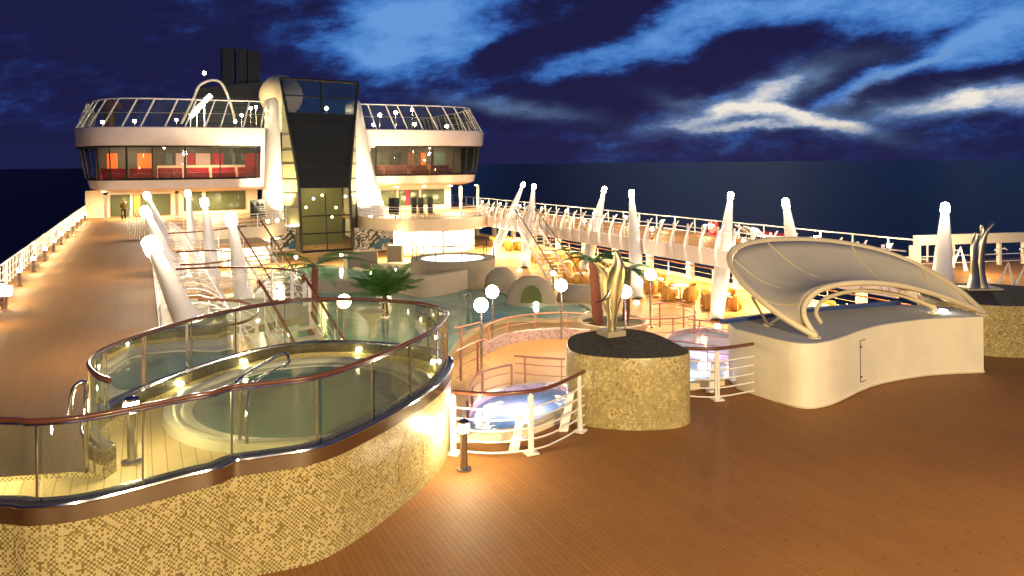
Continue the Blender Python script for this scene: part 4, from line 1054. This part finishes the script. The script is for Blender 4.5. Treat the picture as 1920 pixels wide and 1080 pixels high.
    nz = G.noise(tc, 1.6, 3, .5, 2.2); cmk = G.ramp(nz, [(0, (.02, .02, .02)), (.46, (.75, .72, .62)), (.54, (.03, .05, .08)), (.60, (.8, .76, .66))], 'CONSTANT')
    G.put(bs.inputs['Base Color'], G.mix(G.m('GREATER_THAN', G.noise(tc, .8, 2, .5), .60), cmk, (.03, .12, .22)))
    MB().box((p.x, 60.2, p.z), (q.x, 60.3, q.z)).build('panel', mm, t)
    MB().box((p.x - .1, 60.22, p.z - .12), (q.x + .1, 60.36, p.z - .01)).build('frame', m_cream, t)
    # warm floodlighting of the pool-hall end
    for k in range(3):
        x = BX + side * (4.5 + 3.2 * k)
        tl = thing('soffit_light', (x, 54.9 + .0, -.80), f'round soffit light under the {wn} terrace, {ORD[k]} from the tower', 'ceiling light', 'soffit lights under the terraces')
        MB().lathe([(.16, -.04), (.16, 0)], (x, 55.0, -.76), 12).build('diffuser', e_ceil, tl)
        lamp(tl, (x, 54.7, -.85), 'AREA', 800, WARM, .8, rot=(0, -.4, -1))

# stacked chairs on the terraces
def stack(x, y, z, label, grp):
    t = thing('chair_stack', (x, y, z), label, 'stacked chair', grp)
    for k in range(6):
        MB().box((x - .22, y - .2, z + .35 + .16 * k), (x + .22, y + .2, z + .39 + .16 * k)).build('seat', m_black, t)
    MB().box((x - .22, y + .17, z + .4), (x + .22, y + .23, z + 1.7)).build('backrest', m_black, t)
    for sx in (-1, 1):
        MB().box((x + sx * .2 - .015, y - .18, z), (x + sx * .2 + .015, y - .15, z + .38)).build('leg', m_dsteel, t)
for i, (px, py) in enumerate(((741, 412), (751, 412), (784, 411), (797, 411), (815, 411))):
    p = at(px, py, .0); stack(p.x, p.y + .8, .0, f'dark stack of chairs on the right terrace, {ORD[i]} from the left', 'chair stacks on the right terrace')
for i, (px, py) in enumerate(((478, 418), (487, 417), (495, 416))):
    p = at(px, py, .0); stack(p.x, p.y + .8, .0, f'dark stack of chairs on the left terrace, {ORD[i]} from the left', 'chair stacks on the left terrace')

# folded loungers stored beside the left promenade
def lounger_fold(x, y, z, tilt, label, grp):
    t = thing('folded_lounger', (x, y, z), label, 'sun lounger', grp)
    for dx in (-.0, .02):
        pass
    A = Vector((x, y, z)); up = Vector((tilt, .06, 1)).normalized() * 1.75; w = Vector((0, .30, 0))
    for s_ in (-1, 1): MB().tube([A + w * s_, A + w * s_ + up], .025, 6).build('side_rail', m_white, t)
    mb = MB()
    for k in range(9): mb.tube([A - w + up * (k + .5) / 9, A + w + up * (k + .5) / 9], .016, 5)
    mb.build('slats', m_white, t)
for i in range(11):
    p = at(238 + i * 4.6, 449 - i * .1, 0); lounger_fold(p.x, p.y, .0, .10, f'white folded sun lounger in the upright row on the left promenade, {ORD[i]} from the left', 'upright folded loungers on the left promenade')

# person under the left wing
def person(loc, h, label, face):
    t = bpy.data.objects.new('person', None)
    x, y, z = loc; k = h / 1.75
    V = [(0, 0, .95), (0, 0, 1.15), (0, 0, 1.38), (0, 0, 1.48), (0, 0, 1.60), (0, 0, 1.70),
         (.09, 0, .90), (.11, .02, .50), (.12, .0, .08), (.12, -.14, .03), (-.09, 0, .90), (-.11, -.06, .50), (-.13, .05, .08), (-.13, -.10, .03),
         (.19, 0, 1.40), (.24, .03, 1.12), (.20, -.14, .92), (-.19, 0, 1.40), (-.25, .03, 1.12), (-.21, -.12, .90)]
    Ed = [(0, 1), (1, 2), (2, 3), (3, 4), (4, 5), (0, 6), (6, 7), (7, 8), (8, 9), (0, 10), (10, 11), (11, 12), (12, 13), (2, 14), (14, 15), (15, 16), (2, 17), (17, 18), (18, 19)]
    Rr = [.15, .15, .16, .055, .085, .07, .10, .07, .05, .04, .10, .07, .05, .04, .065, .05, .035, .065, .05, .035]
    me = bpy.data.meshes.new('person'); me.from_pydata([Vector(v) * k for v in V], Ed, []); me.update()
    o = bpy.data.objects.new('person', me); COL.objects.link(o); o.location = loc; o.rotation_euler = (0, 0, face)
    ORG[o.name] = Vector(loc)
    sk = o.modifiers.new('skin', 'SKIN'); sb_ = o.modifiers.new('sub', 'SUBSURF'); sb_.levels = 1; sb_.render_levels = 2
    for i, r in enumerate(Rr): me.skin_vertices[0].data[i].radius = (r * k, r * k * (.75 if i in (0, 1, 2) else 1))
    me.skin_vertices[0].data[0].use_root = True
    me.materials.append(m_skin)
    tag(o, label, 'person')
    def clothe(name, prof, m, hh=0):
        mb = MB()
        rows = []
        for zz, rx, ry, cx_ in prof: rows.append([Vector((x + cx_ * k + rx * k * math.cos(a), y + ry * k * math.sin(a), z + zz * k)) for a in [2 * PI * j / 14 for j in range(14)]])
        mb.grid(rows, closed=True, uv=False); mb.poly(rows[-1]); mb.poly(rows[0][::-1]); mb.build(name, m, o, True)
    clothe('jacket', [(.84, .19, .14, 0), (1.1, .185, .14, 0), (1.35, .21, .14, 0), (1.43, .15, .10, 0), (1.47, .07, .07, 0)], m_olive)
    for s_ in (-1, 1):
        clothe('trouser_leg', [(.08, .07, .075, s_ * .125), (.5, .085, .09, s_ * .11), (.9, .105, .12, s_ * .09)], m_navy)
        P_ = [Vector((x + s_ * .19 * k, y, z + 1.40 * k)), Vector((x + s_ * .245 * k, y + .03 * k, z + 1.12 * k)), Vector((x + s_ * .21 * k, y - .10 * k, z + .97 * k))]
        MB().tube(P_, [.08 * k, .065 * k, .05 * k], 8).build('sleeve', m_olive, o, True)
    MB().sphere((x, y + .012, z + 1.665 * k), .095 * k, 12, .95).build('hair', mat('grey_hair', (.30, .26, .22), .8), o, True)
    return o
person(at(232, 412, 0), 1.75, 'person in an olive jacket and dark trousers walking under the left wing', .4)

# ================================================================== LOWER DECK: right cafe side
tw = thing('ship_side_wall', (30.6, 40, LZ), 'white lower side wall with wide openings to the dark sea behind the wicker chairs', 'side wall')
MB().box((30.5, 15, LZ), (30.65, 98, LZ + .25)).build('sill', m_cream, tw)
for i in range(19):
    y = 20 + 4.1 * i; MB().box((30.3, y, LZ), (30.62, y + .42, -.62)).build('column', m_white, tw)
railing('wood topped railing in the openings of the cafe side wall', [(30.0, 15, LZ), (30.0, 60, LZ)], 1.0, 2.05, 2, name='cafe_railing', m_bar=m_cream)
# dark shutters seen behind
k = 0
for y in range(17, 60, 5):
    for x in (27.3, 29.3):
        k += 1
        tl = thing('soffit_light', (x, y, -.66), f'round light in the ceiling over the cafe, {"pool" if x < 28 else "sea"} side row, {ORD[(y - 17) // 5]} from the camera', 'ceiling light', 'ceiling lights over the cafe')
        MB().lathe([(.15, -.03), (.15, 0)], (x, y, -.63), 12).build('diffuser', e_ceil, tl)
        lamp(tl, (x, y, -.68), 'AREA', 420, WARM, .5, rot=(-.12, 0, -1))
for y in range(18, 60, 7):
    tl = thing('soffit_light', (4.0, y, -.66), f'round light in the ceiling under the left promenade, {ORD[(y - 18) // 7]} from the camera', 'ceiling light', 'ceiling lights under the left promenade')
    tl.location = (-.6, y, -.66); ORG[tl.name] = Vector((-.6, y, -.66))
    MB().lathe([(.15, -.03), (.15, 0)], (-.6, y, -.63), 12).build('diffuser', e_ceil, tl)
    lamp(tl, (-.6, y, -.68), 'AREA', 300, WARM, .5, rot=(.2, 0, -1))
# wicker armchair
def chair():
    t = thing('wicker_armchair', (0, 0, 0), '', 'armchair', 'wicker armchairs on the cafe floor')
    MB().box((-.28, -.26, .06), (.28, .26, .44)).build('seat', m_wicker, t)
    A = []
    for z, r in ((.08, .30), (.45, .31), (.82, .34)):
        A.append([Vector((r * math.cos(a), r * math.sin(a) * .95, z if z < .8 else .60 + .24 * max(0, math.sin((a)))**.5)) for a in [(-.10 + 1.2 * q / 10) * PI for q in range(11)]])
    MB().grid(A).build('backrest', m_wicker, t, True, solid=.05)
    MB().box((-.24, -.24, .445), (.24, .2, .50)).build('cushion', m_linen, t)
    return t
c0 = chair(); used = False
def table(x, y):
    pass
def cafe_set(x, y, rot, desc, z=LZ, nch=4):
    global used
    t = thing('cafe_table', (x, y, z), f'round linen topped cafe table {desc}', 'table', 'cafe tables')
    MB().lathe([(.25, 0), (.25, .03), (.04, .05), (.04, .70)], (x, y, z), 14).build('pedestal', m_dsteel, t, True)
    MB().lathe([(.45, .70), (.46, .72), (.45, .745)], (x, y, z), 20).build('tabletop', m_linen, t, True)
    for q, wh in enumerate(('sea side', 'building side', 'pool side', 'camera side')[:nch]):
        a = rot + [0, PI / 2, PI, 1.5 * PI][q]
        loc = (x + .78 * math.cos(a), y + .78 * math.sin(a), z); lab = f'wicker chair, {wh}, table {desc}'
        if not used: c0.location = loc; c0.rotation_euler = (0, 0, a - PI / 2); c0['label'] = lab; used = True
        else: copy_thing(c0, loc, a - PI / 2, lab)
CS = [(1275, 535, 'between the dark post lamp and the thick mast'), (1352, 550, 'directly behind the thick mast'), (1230, 522, 'behind the dark post globe lamp'), (1090, 512, 'left of the right palm trunk'), (1060, 490, 'beside the lower half of the right staircase'),
      (1022, 473, 'beside the upper half of the right staircase'), (968, 452, 'left of the right staircase, nearer'), (938, 446, 'left of the right staircase, farther'), (1130, 520, 'right beside the right palm crown'), (1005, 448, 'behind the top of the right staircase'), (1090, 470, 'against the openings behind the right palm')]
for i, (px, py, d) in enumerate(CS):
    p = at(px, py, LZ + .74)
    if p.x > 29: p = Vector((28.6, p.y, 0))
    cafe_set(p.x, p.y, .3 * i, d)
for i, (x, y, d) in enumerate(((27.6, 24.2, 'seen under the canopy arch, left'), (28.0, 21.6, 'seen under the canopy arch, right'))): cafe_set(x, y, .3 + i, d)
# white deck loungers visible under the canopy arch
def lounger(x, y, z, rz, label, grp):
    t = thing('sun_lounger', (x, y, z), label, 'sun lounger', grp)
    ca, sa = math.cos(rz), math.sin(rz); R3 = lambda a, b, c: Vector((x + a * ca - b * sa, y + a * sa + b * ca, z + c))
    def ob(n, c, h, m): MB().obox(R3(*c), Vector((ca, sa, 0)) * h[0], Vector((-sa, ca, 0)) * h[1], (0, 0, h[2])).build(n, m, t)
    ob('frame', (0, -.2, .30), (.32, .72, .03), m_white); ob('seat', (0, -.2, .37), (.29, .68, .035), m_red)
    MB().obox(R3(0, .78, .58), Vector((ca, sa, 0)) * .29, Vector((-sa * .8, ca * .8, .55)).normalized() * .36, Vector((0, 0, .03))).build('backrest', m_white, t)
    for sx in (-1, 1):
        for sy in (-.75, .35): ob('leg', (sx * .28, sy, .14), (.02, .02, .14), m_white)
for i, (px, py) in enumerate(((1555, 572), (1588, 573), (1615, 574), (1650, 566), (1690, 560))):
    d = at(px, py, -1.9); lounger(d.x if d.x < 29 else 29, d.y, LZ, .5, f'white lounger with dark red seat under the canopy arch, {ORD[i]} from the left', 'white loungers seen under the canopy')
for i, (px, py) in enumerate(((1415, 438), (1432, 441), (1448, 443))):
    d = at(px, py, .3); lounger(d.x, d.y, 0, 1.3, f'white lounger on the right promenade beside the red life ring, {ORD[i]} from the left', 'white loungers on the right promenade')

# ================================================================== pools
def pool(px, z, name, m, rimh, label, rimw=.22, rimm=None, cat='pool', th=True):
    P = smooth_path([at(x, y, z) for x, y in px], 5, True)
    t = thing(name, P[0], label, cat)
    mb = MB(); c = sum(P, Vector()) / len(P)
    outp = [p + (p - c).normalized() * rimw for p in P]
    mb.grid([[Vector((p.x, p.y, LZ + .004)) for p in outp], [Vector((p.x, p.y, z + rimh)) for p in outp], [Vector((p.x, p.y, z + rimh)) for p in P], [Vector((p.x, p.y, z - .02)) for p in P]], closed=True); mb.build('rim', rimm or m_rim, t, True)
    MB().poly([Vector((p.x, p.y, z)) for p in P]).build('water', m, t)
    return t
pool([(500, 640), (470, 560), (520, 512), (600, 500), (660, 503), (760, 520), (860, 540), (925, 545), (1000, 572), (1085, 572), (1105, 590), (1040, 600), (960, 598), (900, 612), (860, 640), (800, 700), (620, 700)], -2.78, 'main_pool', m_poolwater, .10, 'large dark green lit pool winding through the middle of the lower deck')
m_tinted1 = water('light_tinted_blue', (.10, .40, .50), .05, 3, .3, (.45, .38, .55)); m_tinted2 = water('light_tinted_pink', (.60, .45, .62), .05, 3, .3, (.2, .45, .55))  # coloured lamp light is painted into these water colours
pool([(880, 790), (905, 755), (960, 735), (1030, 728), (1075, 745), (1070, 800), (980, 830), (900, 830)], -2.45, 'plunge_pool', m_tinted1, .14, 'plunge pool with pale blue and pink light tinted into its water just below the curved white railing', rimm=m_mosaic_pink)
pool([(1250, 700), (1240, 660), (1270, 628), (1330, 622), (1385, 640), (1400, 675), (1370, 712), (1300, 720)], -2.45, 'plunge_pool', m_tinted2, .14, 'round plunge pool with pink and green light tinted into its water between podium and stage housing', rimm=m_mosaic_pink)
for px, py, c_, pw, nm in ((980, 770, (.85, .75, 1), 130, 'left'), (1320, 665, (1, .55, .85), 70, 'right'), (1300, 700, (.4, .8, 1), 50, 'nearer right')):
    p = at(px, py, -2.44); t = thing('pool_light', p, f'underwater style lamp glowing at the surface of the {nm} plunge pool', 'pool light')
    MB().lathe([(.09, .0), (.09, .03)], p, 12).build('lens', emit('pool_light_' + nm.split()[0], c_, 12), t)
    lamp(t, p + Vector((0, 0, .35)), 'POINT', pw * 1.3, c_, .2)
# small sculptural mosaic slab between
p0 = at(1000, 745, -2.3)
def wallblock(px_pts, z0, z1, w, m, name, label, cat='pool wall', ztop=None):
    P = smooth_path([at(x, y, z0) for x, y in px_pts], 5)
    t = MB(); t.strip(P, w, z0, z1); o = t.build(name, m, None, True, base=(P[0].x, P[0].y, z0)); tag(o, label, cat); return o
wallblock([(745, 548), (790, 560), (840, 553), (870, 545)], LZ + .004, -1.65, .5, mat('pinkish_plaster', (.48, .38, .28), .7), 'pool_wall', 'curved pinkish wall rising from the pool right of the bushy palm')  # plaster in a light pinkish colour
wallblock([(648, 506), (675, 503), (708, 502)], LZ + .004, -1.75, .5, m_grey, 'pool_wall', 'grey block wall behind the bushy palm')
wallblock([(728, 492), (755, 492)], LZ + .004, -1.6, .8, m_grey, 'pool_wall', 'short grey block wall in front of the right mural')
wallblock([(540, 560), (580, 553), (640, 551), (700, 556)], LZ + .004, -2.1, .5, m_stone, 'pool_wall', 'low stone wall behind the thin palm trunk')
wallblock([(700, 516), (740, 512), (790, 516)], LZ + .004, -2.2, .6, m_rim, 'pool_wall', 'low pale wall in front of the round whirlpool drum')
# round whirlpool drum
dc = at(850, 530, LZ); t = thing('round_whirlpool', (dc.x, dc.y, LZ), 'round raised whirlpool drum with self-glowing water in front of the white wall with added glow', 'whirlpool')
zt = -1.35
MB().lathe([(2.55, 0.004), (2.6, zt - LZ), (2.0, zt - LZ), (1.95, zt - LZ - .1)], (dc.x, dc.y, LZ), 36, cap=False).build('drum', m_stone, t, True)
MB().poly([(dc.x + 1.97 * math.cos(2 * PI * k / 36), dc.y + 1.97 * math.sin(2 * PI * k / 36), zt - .05) for k in range(36)]).build('water', emit('glowing_whirlpool_water', (.95, .95, .85), 1.6), t)  # water surface glows by itself to look brightly lit
cir = [(dc.x + 2.5 * math.cos(a), dc.y + 2.5 * math.sin(a), zt) for a in [2 * PI * k / 40 for k in range(41)]]
railing('slim railing round the raised whirlpool drum', cir, .95, 1.55, 1, name='drum_railing', m_post=m_dsteel, m_hand=m_dsteel, m_bar=m_dsteel, post_w=.025, hand_r=.022)
# rock arches with lamps
def rock(px, py, w, h, label, hole=True):
    b = at(px, py, LZ); t = thing('rock_wall', (b.x, b.y, LZ), label, 'rock wall'); mb = MB(); rows = []
    rnd = random.Random(px)
    for j in range(7):
        z = h * j / 6; r = []
        for k in range(20):
            a = 2 * PI * k / 20; f = math.sqrt(max(.02, 1 - (j / 6.3) ** 2.4)) * (1 + rnd.uniform(-.05, .05))
            r.append(Vector((b.x, b.y, LZ + .004 + z)) + RT * math.cos(a) * w / 2 * f + FW * math.sin(a) * .8 * f)
        rows.append(r)
    mb.grid(rows, closed=True, uv=False); mb.poly(rows[-1]); mb.build('stone', m_stone, t, True)
    if hole:
        hp_ = Vector((b.x, b.y, LZ + .3)) - FW * .86
        mb = MB(); mb.grid([[hp_ + RT * .55 * math.cos(a) * s_ + UP * (.9 * math.sin(a) * s_) for a in [PI * k / 12 for k in range(13)]] for s_ in (1, .02)], uv=False); mb.build('niche', mat('dark_niche', (.10, .12, .03), .8), t)  # flat dark olive half-round patch on the rock face
    return t
rock(996, 573, 2.6, 1.5, 'rounded grey rock wall with a niche above the two bright pool lamps')
rock(940, 548, 2.0, 1.4, 'dark rock block right of the round whirlpool drum', False)
rock(1090, 562, 2.6, .8, 'low rock bank behind the sculpture next to the palm tub', False)
for i, (px, py) in enumerate(((984, 566), (1005, 567))):
    p = at(px, py, -2.6); t = thing('pool_spotlight', p, f'bright star like spotlight at the foot of the rock wall, {("left", "right")[i]} one', 'spotlight')
    MB().sphere(p, .15, 12).build('lens', e_star, t, True)
    MB().lathe([(.05, -.18), (.05, -.08)], p, 8).build('base', m_dsteel, t)
for i, (px, py) in enumerate(((941, 538), (952, 536), (695, 512), (742, 505))):
    p = at(px, py, -2.5); t = thing('pool_spotlight', p, f'small yellow lamp at the pool edge, {ORD[i]} of the four dim ones', 'spotlight')
    MB().sphere(p, .06, 10).build('lens', e_tubl, t, True); MB().lathe([(.03, -.26), (.03, -.05)], p, 8).build('base', m_dsteel, t)
# pool ladder rails
for i, (px, py) in enumerate(((860, 583), (873, 580))):
    p = at(px, py, -2.7); o = MB().tube(smooth_path([p, p + UP * .7, p + UP * .82 + RT * .12, p + UP * .7 + RT * .25, p + RT * .25 + UP * .05], 4), .03, 8).build('pool_ladder', m_steel, None, True, base=p); tag(o, f'chrome pool ladder bow at the pool, {("left", "right")[i]} one', 'pool ladder')

# timber island with coral railings (lower deck)
isl = smooth_path([at(x, y, LZ) for x, y in ((850, 800), (870, 740), (880, 700), (905, 668), (945, 645), (1000, 635), (1060, 632), (1110, 634), (1200, 632), (1290, 628), (1330, 640), (1240, 760), (1050, 880), (880, 880))], 4, True)
structure(MB().prism([Vector((p.x, p.y, 0)) for p in isl], LZ + .004, LZ + .12).build('timber_island', mat('island_boards', (.55, .27, .09), .5)))
IZ = LZ + .12
rl = smooth_path([at(x, y, IZ) for x, y in ((908, 664), (945, 647), (1000, 637), (1060, 634), (1105, 638))], 5)
tag(MB().strip(rl, .18, IZ, IZ + .42).build('island_kerb', m_mosaic_pink, None, base=rl[0]), 'low pink mosaic kerb curving behind the timber island', 'kerb')
kw = dict(m_post=m_pinkrail, m_hand=m_pinkrail, m_bar=m_pinkrail, hand_r=.03, bar_r=.014, post_w=.035)
railing('coral railing curving along the back of the timber island', rl, 1.05, 1.35, 2, name='island_railing', **kw)
def prl(px, label, z=IZ, step=1.2, h=1.05, bars=3): return railing(label, smooth_path([at(x, y, z) for x, y in px], 5), h, step, bars, name='island_railing', **kw)
prl([(852, 668), (868, 664), (900, 655)], 'short coral railing beside the nearest globe lamp, farther row')
prl([(855, 720), (880, 705), (905, 694), (918, 700)], 'coral railing bending by the nearest globe lamp')
prl([(875, 830), (890, 780), (915, 760), (960, 748)], 'coral railing arching down beside the plunge pool')
prl([(965, 728), (1010, 733), (1060, 736)], 'straight coral railing behind the podium left side')
prl([(1225, 616), (1262, 612), (1290, 618), (1305, 630), (1296, 642), (1240, 648), (1180, 646)], 'coral railing looping round the right end of the island')
prl([(1290, 648), (1340, 655), (1392, 662)], 'coral railing in front of the cafe floor edge', step=1.6)
prl([(1225, 690), (1290, 700), (1370, 712)], 'coral railing over the right plunge pool', step=1.5)
# palm tub
pt = at(1150, 622, LZ); t = thing('palm_tub', (pt.x, pt.y, LZ), 'wide round pale planter behind the gold sculpture', 'planter')
MB().lathe([(1.35, .004), (1.55, .5), (1.4, .52), (1.35, .38)], (pt.x, pt.y, LZ), 30, cap=False).build('rim', mat('planter_rim', (.50, .42, .30), .6), t, True)
MB().poly([(pt.x + 1.37 * math.cos(2 * PI * k / 30), pt.y + 1.37 * math.sin(2 * PI * k / 30), LZ + .40) for k in range(30)]).build('soil', mat('soil', (.05, .05, .02), .9), t)
# pale round object: vase planter
pv = at(672, 640, LZ); t = thing('stone_bowl', (pv.x, pv.y, LZ), 'pale funnel shaped bowl behind the glass fence', 'bowl')
MB().lathe([(.2, .0), (.12, .3), (.16, .7), (.55, 1.15), (.58, 1.2), (.5, 1.18)], (pv.x + .6, pv.y, LZ), 24, cap=True).build('bowl', m_rim, t, True)

# ================================================================== palms
def palm(base, h, lean, nf, fl, label, trunk_r=.16, droop=1.0, seed=1, up=.25, bushy=False):
    rnd = random.Random(seed); b = Vector(base); t = thing('palm_tree', b, label, 'palm tree')
    top = b + Vector((lean[0], lean[1], h))
    if h > .6:
        pts = [b.lerp(top, i / 14) + Vector((0, 0, 0)) for i in range(15)]
        MB().tube(pts, [trunk_r * (1.15 - .35 * i / 14) * (1.08 if i % 2 else .95) for i in range(15)], 12).build('trunk', m_trunk, t, True)
    for k in range(nf):
        a = 2 * PI * k / nf + rnd.uniform(-.2, .2); e = rnd.uniform(-.1, .6) + (up if not bushy else rnd.uniform(.35, 1.25))
        L = fl * rnd.uniform(.85, 1.12); dirn = Vector((math.cos(a), math.sin(a), 0)); mb = MB(); sp_pts = []
        for i in range(10):
            s_ = i / 9; sp_pts.append(top + dirn * L * s_ * math.cos(e * (1 - s_ * .4)) + UP * (L * (math.sin(e) * s_ - droop * .55 * s_ * s_)))
        mb.tube(sp_pts, [.025 * (1 - .8 * i / 9) for i in range(10)], 5)
        sd = Vector((-dirn.y, dirn.x, 0)); N = 34
        for i in range(2, N):
            s_ = i / N; f = s_ * 9; j = min(8, int(f)); p = sp_pts[j].lerp(sp_pts[j + 1], f - j); tg = (sp_pts[j + 1] - sp_pts[j]).normalized()
            ll = L * (.30 if bushy else .20) * math.sin(PI * min(1, s_ * .85 + .15)) * rnd.uniform(.8, 1.1)
            for sg in (-1, 1):
                d = (sd * sg + tg * .9 - UP * rnd.uniform(.25, .6)).normalized(); w = tg * .028
                q = len(mb.v); tip = p + d * ll; mid = p + d * ll * .5
                mb.v += [tuple(p - w * .6), tuple(p + w * .6), tuple(mid + w), tuple(tip), tuple(mid - w)]
                mb.face((q, q + 1, q + 2, q + 3, q + 4))
        mb.build('frond', mat('bushy_palm_leaf', (.08, .20, .04), .5) if bushy else m_leaf, t)
    return t
b1 = at(585, 632, LZ); h1 = atd(592, 498, b1.dot(FW)); palm((b1.x, b1.y, LZ), h1.z - LZ, (h1.x - b1.x, 0), 8, 2.6, 'palm with slim red brown trunk rising behind the glass fence', seed=3, droop=.9)
b2 = at(722, 600, LZ); palm((b2.x, b2.y, LZ + .2), .9, (0, 0), 30, 2.15, 'bushy low palm in the middle of the pool area', seed=5, droop=.6, bushy=True)
b3 = Vector((pt.x - .75, pt.y, LZ + .35)); h3 = atd(1108, 490, b3.dot(FW)); palm(b3, h3.z - b3.z, (h3.x - b3.x, 0), 10, 2.0, 'palm with thick dark trunk left of the gold sculpture', seed=8, trunk_r=.22)
b4 = Vector((pt.x + .8, pt.y + .2, LZ + .35)); h4 = atd(1180, 505, b4.dot(FW)); palm(b4, h4.z - b4.z, (h4.x - b4.x, 0), 11, 1.7, 'leaning palm right of the gold sculpture', seed=11, trunk_r=.15, droop=1.3)

# ================================================================== staircases
def stairs(top, bot, w, n, label, name='staircase', rail_mat=None, steps_only=None):
    top = Vector(top); bot = Vector(bot); t = thing(name, (bot.x, bot.y, bot.z), label, 'staircase')
    d = Vector((bot.x - top.x, bot.y - top.y, 0)); dn = d.normalized(); sd = Vector((-dn.y, dn.x, 0)) * w / 2
    for k in range(n):
        s_ = (k + 1) / (n + 1); p = top.lerp(bot, s_)
        MB().obox(p, dn * .15, sd, (0, 0, .02)).build('tread', m_cream, t)
    for sg in (-1, 1):
        mb = MB(); mb.grid([[top + sd * sg + UP * z, bot + sd * sg + UP * z] for z in (-.22, .04)], uv=False); mb.build('stringer', m_white, t, solid=.04)
        MB().tube(smooth_path([top + sd * sg + UP * .95 - dn * .4, top + sd * sg + UP * .95, bot + sd * sg + UP * .95, bot + sd * sg + UP * .9 + dn * .25], 4), .045, 8).build('handrail', m_wood, t, True)
        for k in range(7): 
            p = top.lerp(bot, k / 6) + sd * sg; MB().tube([p, p + UP * .94], .018, 6).build('baluster', m_white, t)
        for hh in (.35, .65): MB().tube([top + sd * sg + UP * hh, bot + sd * sg + UP * hh], .01, 5).build('side_rail', m_cream, t)
    return t
stairs((24.3, 46.5, 0), (22.2, 37.6, LZ), 1.5, 17, 'long straight staircase with mahogany handrails descending from the right promenade')
stairs((3.75, 22.2, 0), (4.9, 17.6, LZ), 1.35, 12, 'white staircase with pale treads seen through the glass fence', )
stairs((5.6, 45.0, 0), (7.0, 41.0, LZ), 1.6, 12, 'pale staircase between the left masts below the left terrace')
structure(MB().prism([(.9, 44), (6.6, 44.6), (6.4, 48.2), (.9, 48.2)], -.2, -.01).build('stair_landing', m_teak))
# left landing with curved railing
lp_ = smooth_path([Vector((1.0, 27.3, 0)), Vector((2.4, 27.0, 0)), Vector((3.6, 26.2, 0)), Vector((4.3, 25.2, 0)), Vector((4.6, 24.0, 0)), Vector((4.5, 22.6, 0))], 6)
structure(MB().prism(lp_ + [Vector((2.9, 21.9, 0)), Vector((.9, 22.3, 0))], -.22, -.008).build('stair_landing', mat('grey_green_landing', (.30, .29, .18), .5)))
railing('curved railing with mahogany handrail round the left stair landing', lp_, 1.02, 1.0, 4, name='landing_railing', post_w=.05)
railing('S shaped mahogany handrail winding between the left masts, nearest of three', smooth_path([Vector((1.3, 21.0, 0)), Vector((2.2, 20.2, 0)), Vector((2.5, 18.8, 0)), Vector((2.1, 17.6, 0)), Vector((1.4, 17.2, 0))], 6), 1.0, 1.0, 3, name='landing_railing')
railing('mahogany handrail bending between the left masts, middle of three', smooth_path([Vector((1.2, 32.8, 0)), Vector((2.6, 32.6, 0)), Vector((3.4, 31, 0)), Vector((3.1, 29.2, 0)), Vector((1.9, 28.4, 0)), Vector((1.2, 28.6, 0))], 6), 1.0, 1.0, 3, name='landing_railing')
structure(MB().prism(smooth_path([Vector((1.2, 32.8, 0)), Vector((2.6, 32.6, 0)), Vector((3.4, 31, 0)), Vector((3.1, 29.2, 0)), Vector((1.9, 28.4, 0)), Vector((1.0, 28.6, 0))], 6) + [Vector((.9, 32.8, 0))], -.2, -.01).build('stair_landing', m_teak))
railing('mahogany handrail bending between the left masts, farthest of three', smooth_path([Vector((1.2, 42, 0)), Vector((3.0, 42.4, 0)), Vector((5.3, 44.6, 0))], 6), 1.0, 1.2, 3, name='landing_railing')

# extra pool hall light: low globe lamps further back
for i, (px, py) in enumerate(((555, 482), (640, 478), (745, 470), (355, 555), (488, 478))):
    globe_lamp(at(px, py, -2.2), f'low globe lamp on the far pool deck, {ORD[i]} of the five small ones', r=.12, group='low globe lamps on the far pool deck', pr=.03)

# floodlights behind the camera on the ship's own bulwark (out of frame), lighting the foreground deck
def floodlight(x, y, z, tx, ty, tz, power, label, size=.5):
    t = thing('floodlight', (x, y, z), label, 'floodlight'); d = (Vector((tx, ty, tz)) - Vector((x, y, z))).normalized()
    MB().tube([Vector((x, y, z)) - d * .25, Vector((x, y, z)) - d * .02], [.14, .22], 14).build('housing', m_dsteel, t, True)
    MB().tube([(x, y, 0), Vector((x, y, z)) - d * .2], .05, 8).build('pole', m_steel, t)
    lamp(t, Vector((x, y, z)) + d * .02, 'AREA', power, (1, .74, .36), size, rot=d)
floodlight(4.5, -4.5, 6.5, 13.8, 10.5, .5, 3200, 'floodlight on a pole behind the viewpoint aimed at the stage housing')
floodlight(-2.5, -3.5, 6.0, 2, 11, 0, 900, 'floodlight on a pole behind the viewpoint aimed at the whirlpool')
bollard((10.9, 4.2, 0), 'steel bollard lamp on the near brown deck, out to the lower right', .9, em=emit('near_bollard_glow2', WARM2, 130))
bollard((-3.2, 5.0, 0), 'steel bollard lamp on the near deck out to the lower left', .9, em=MATS['near_bollard_glow2'])
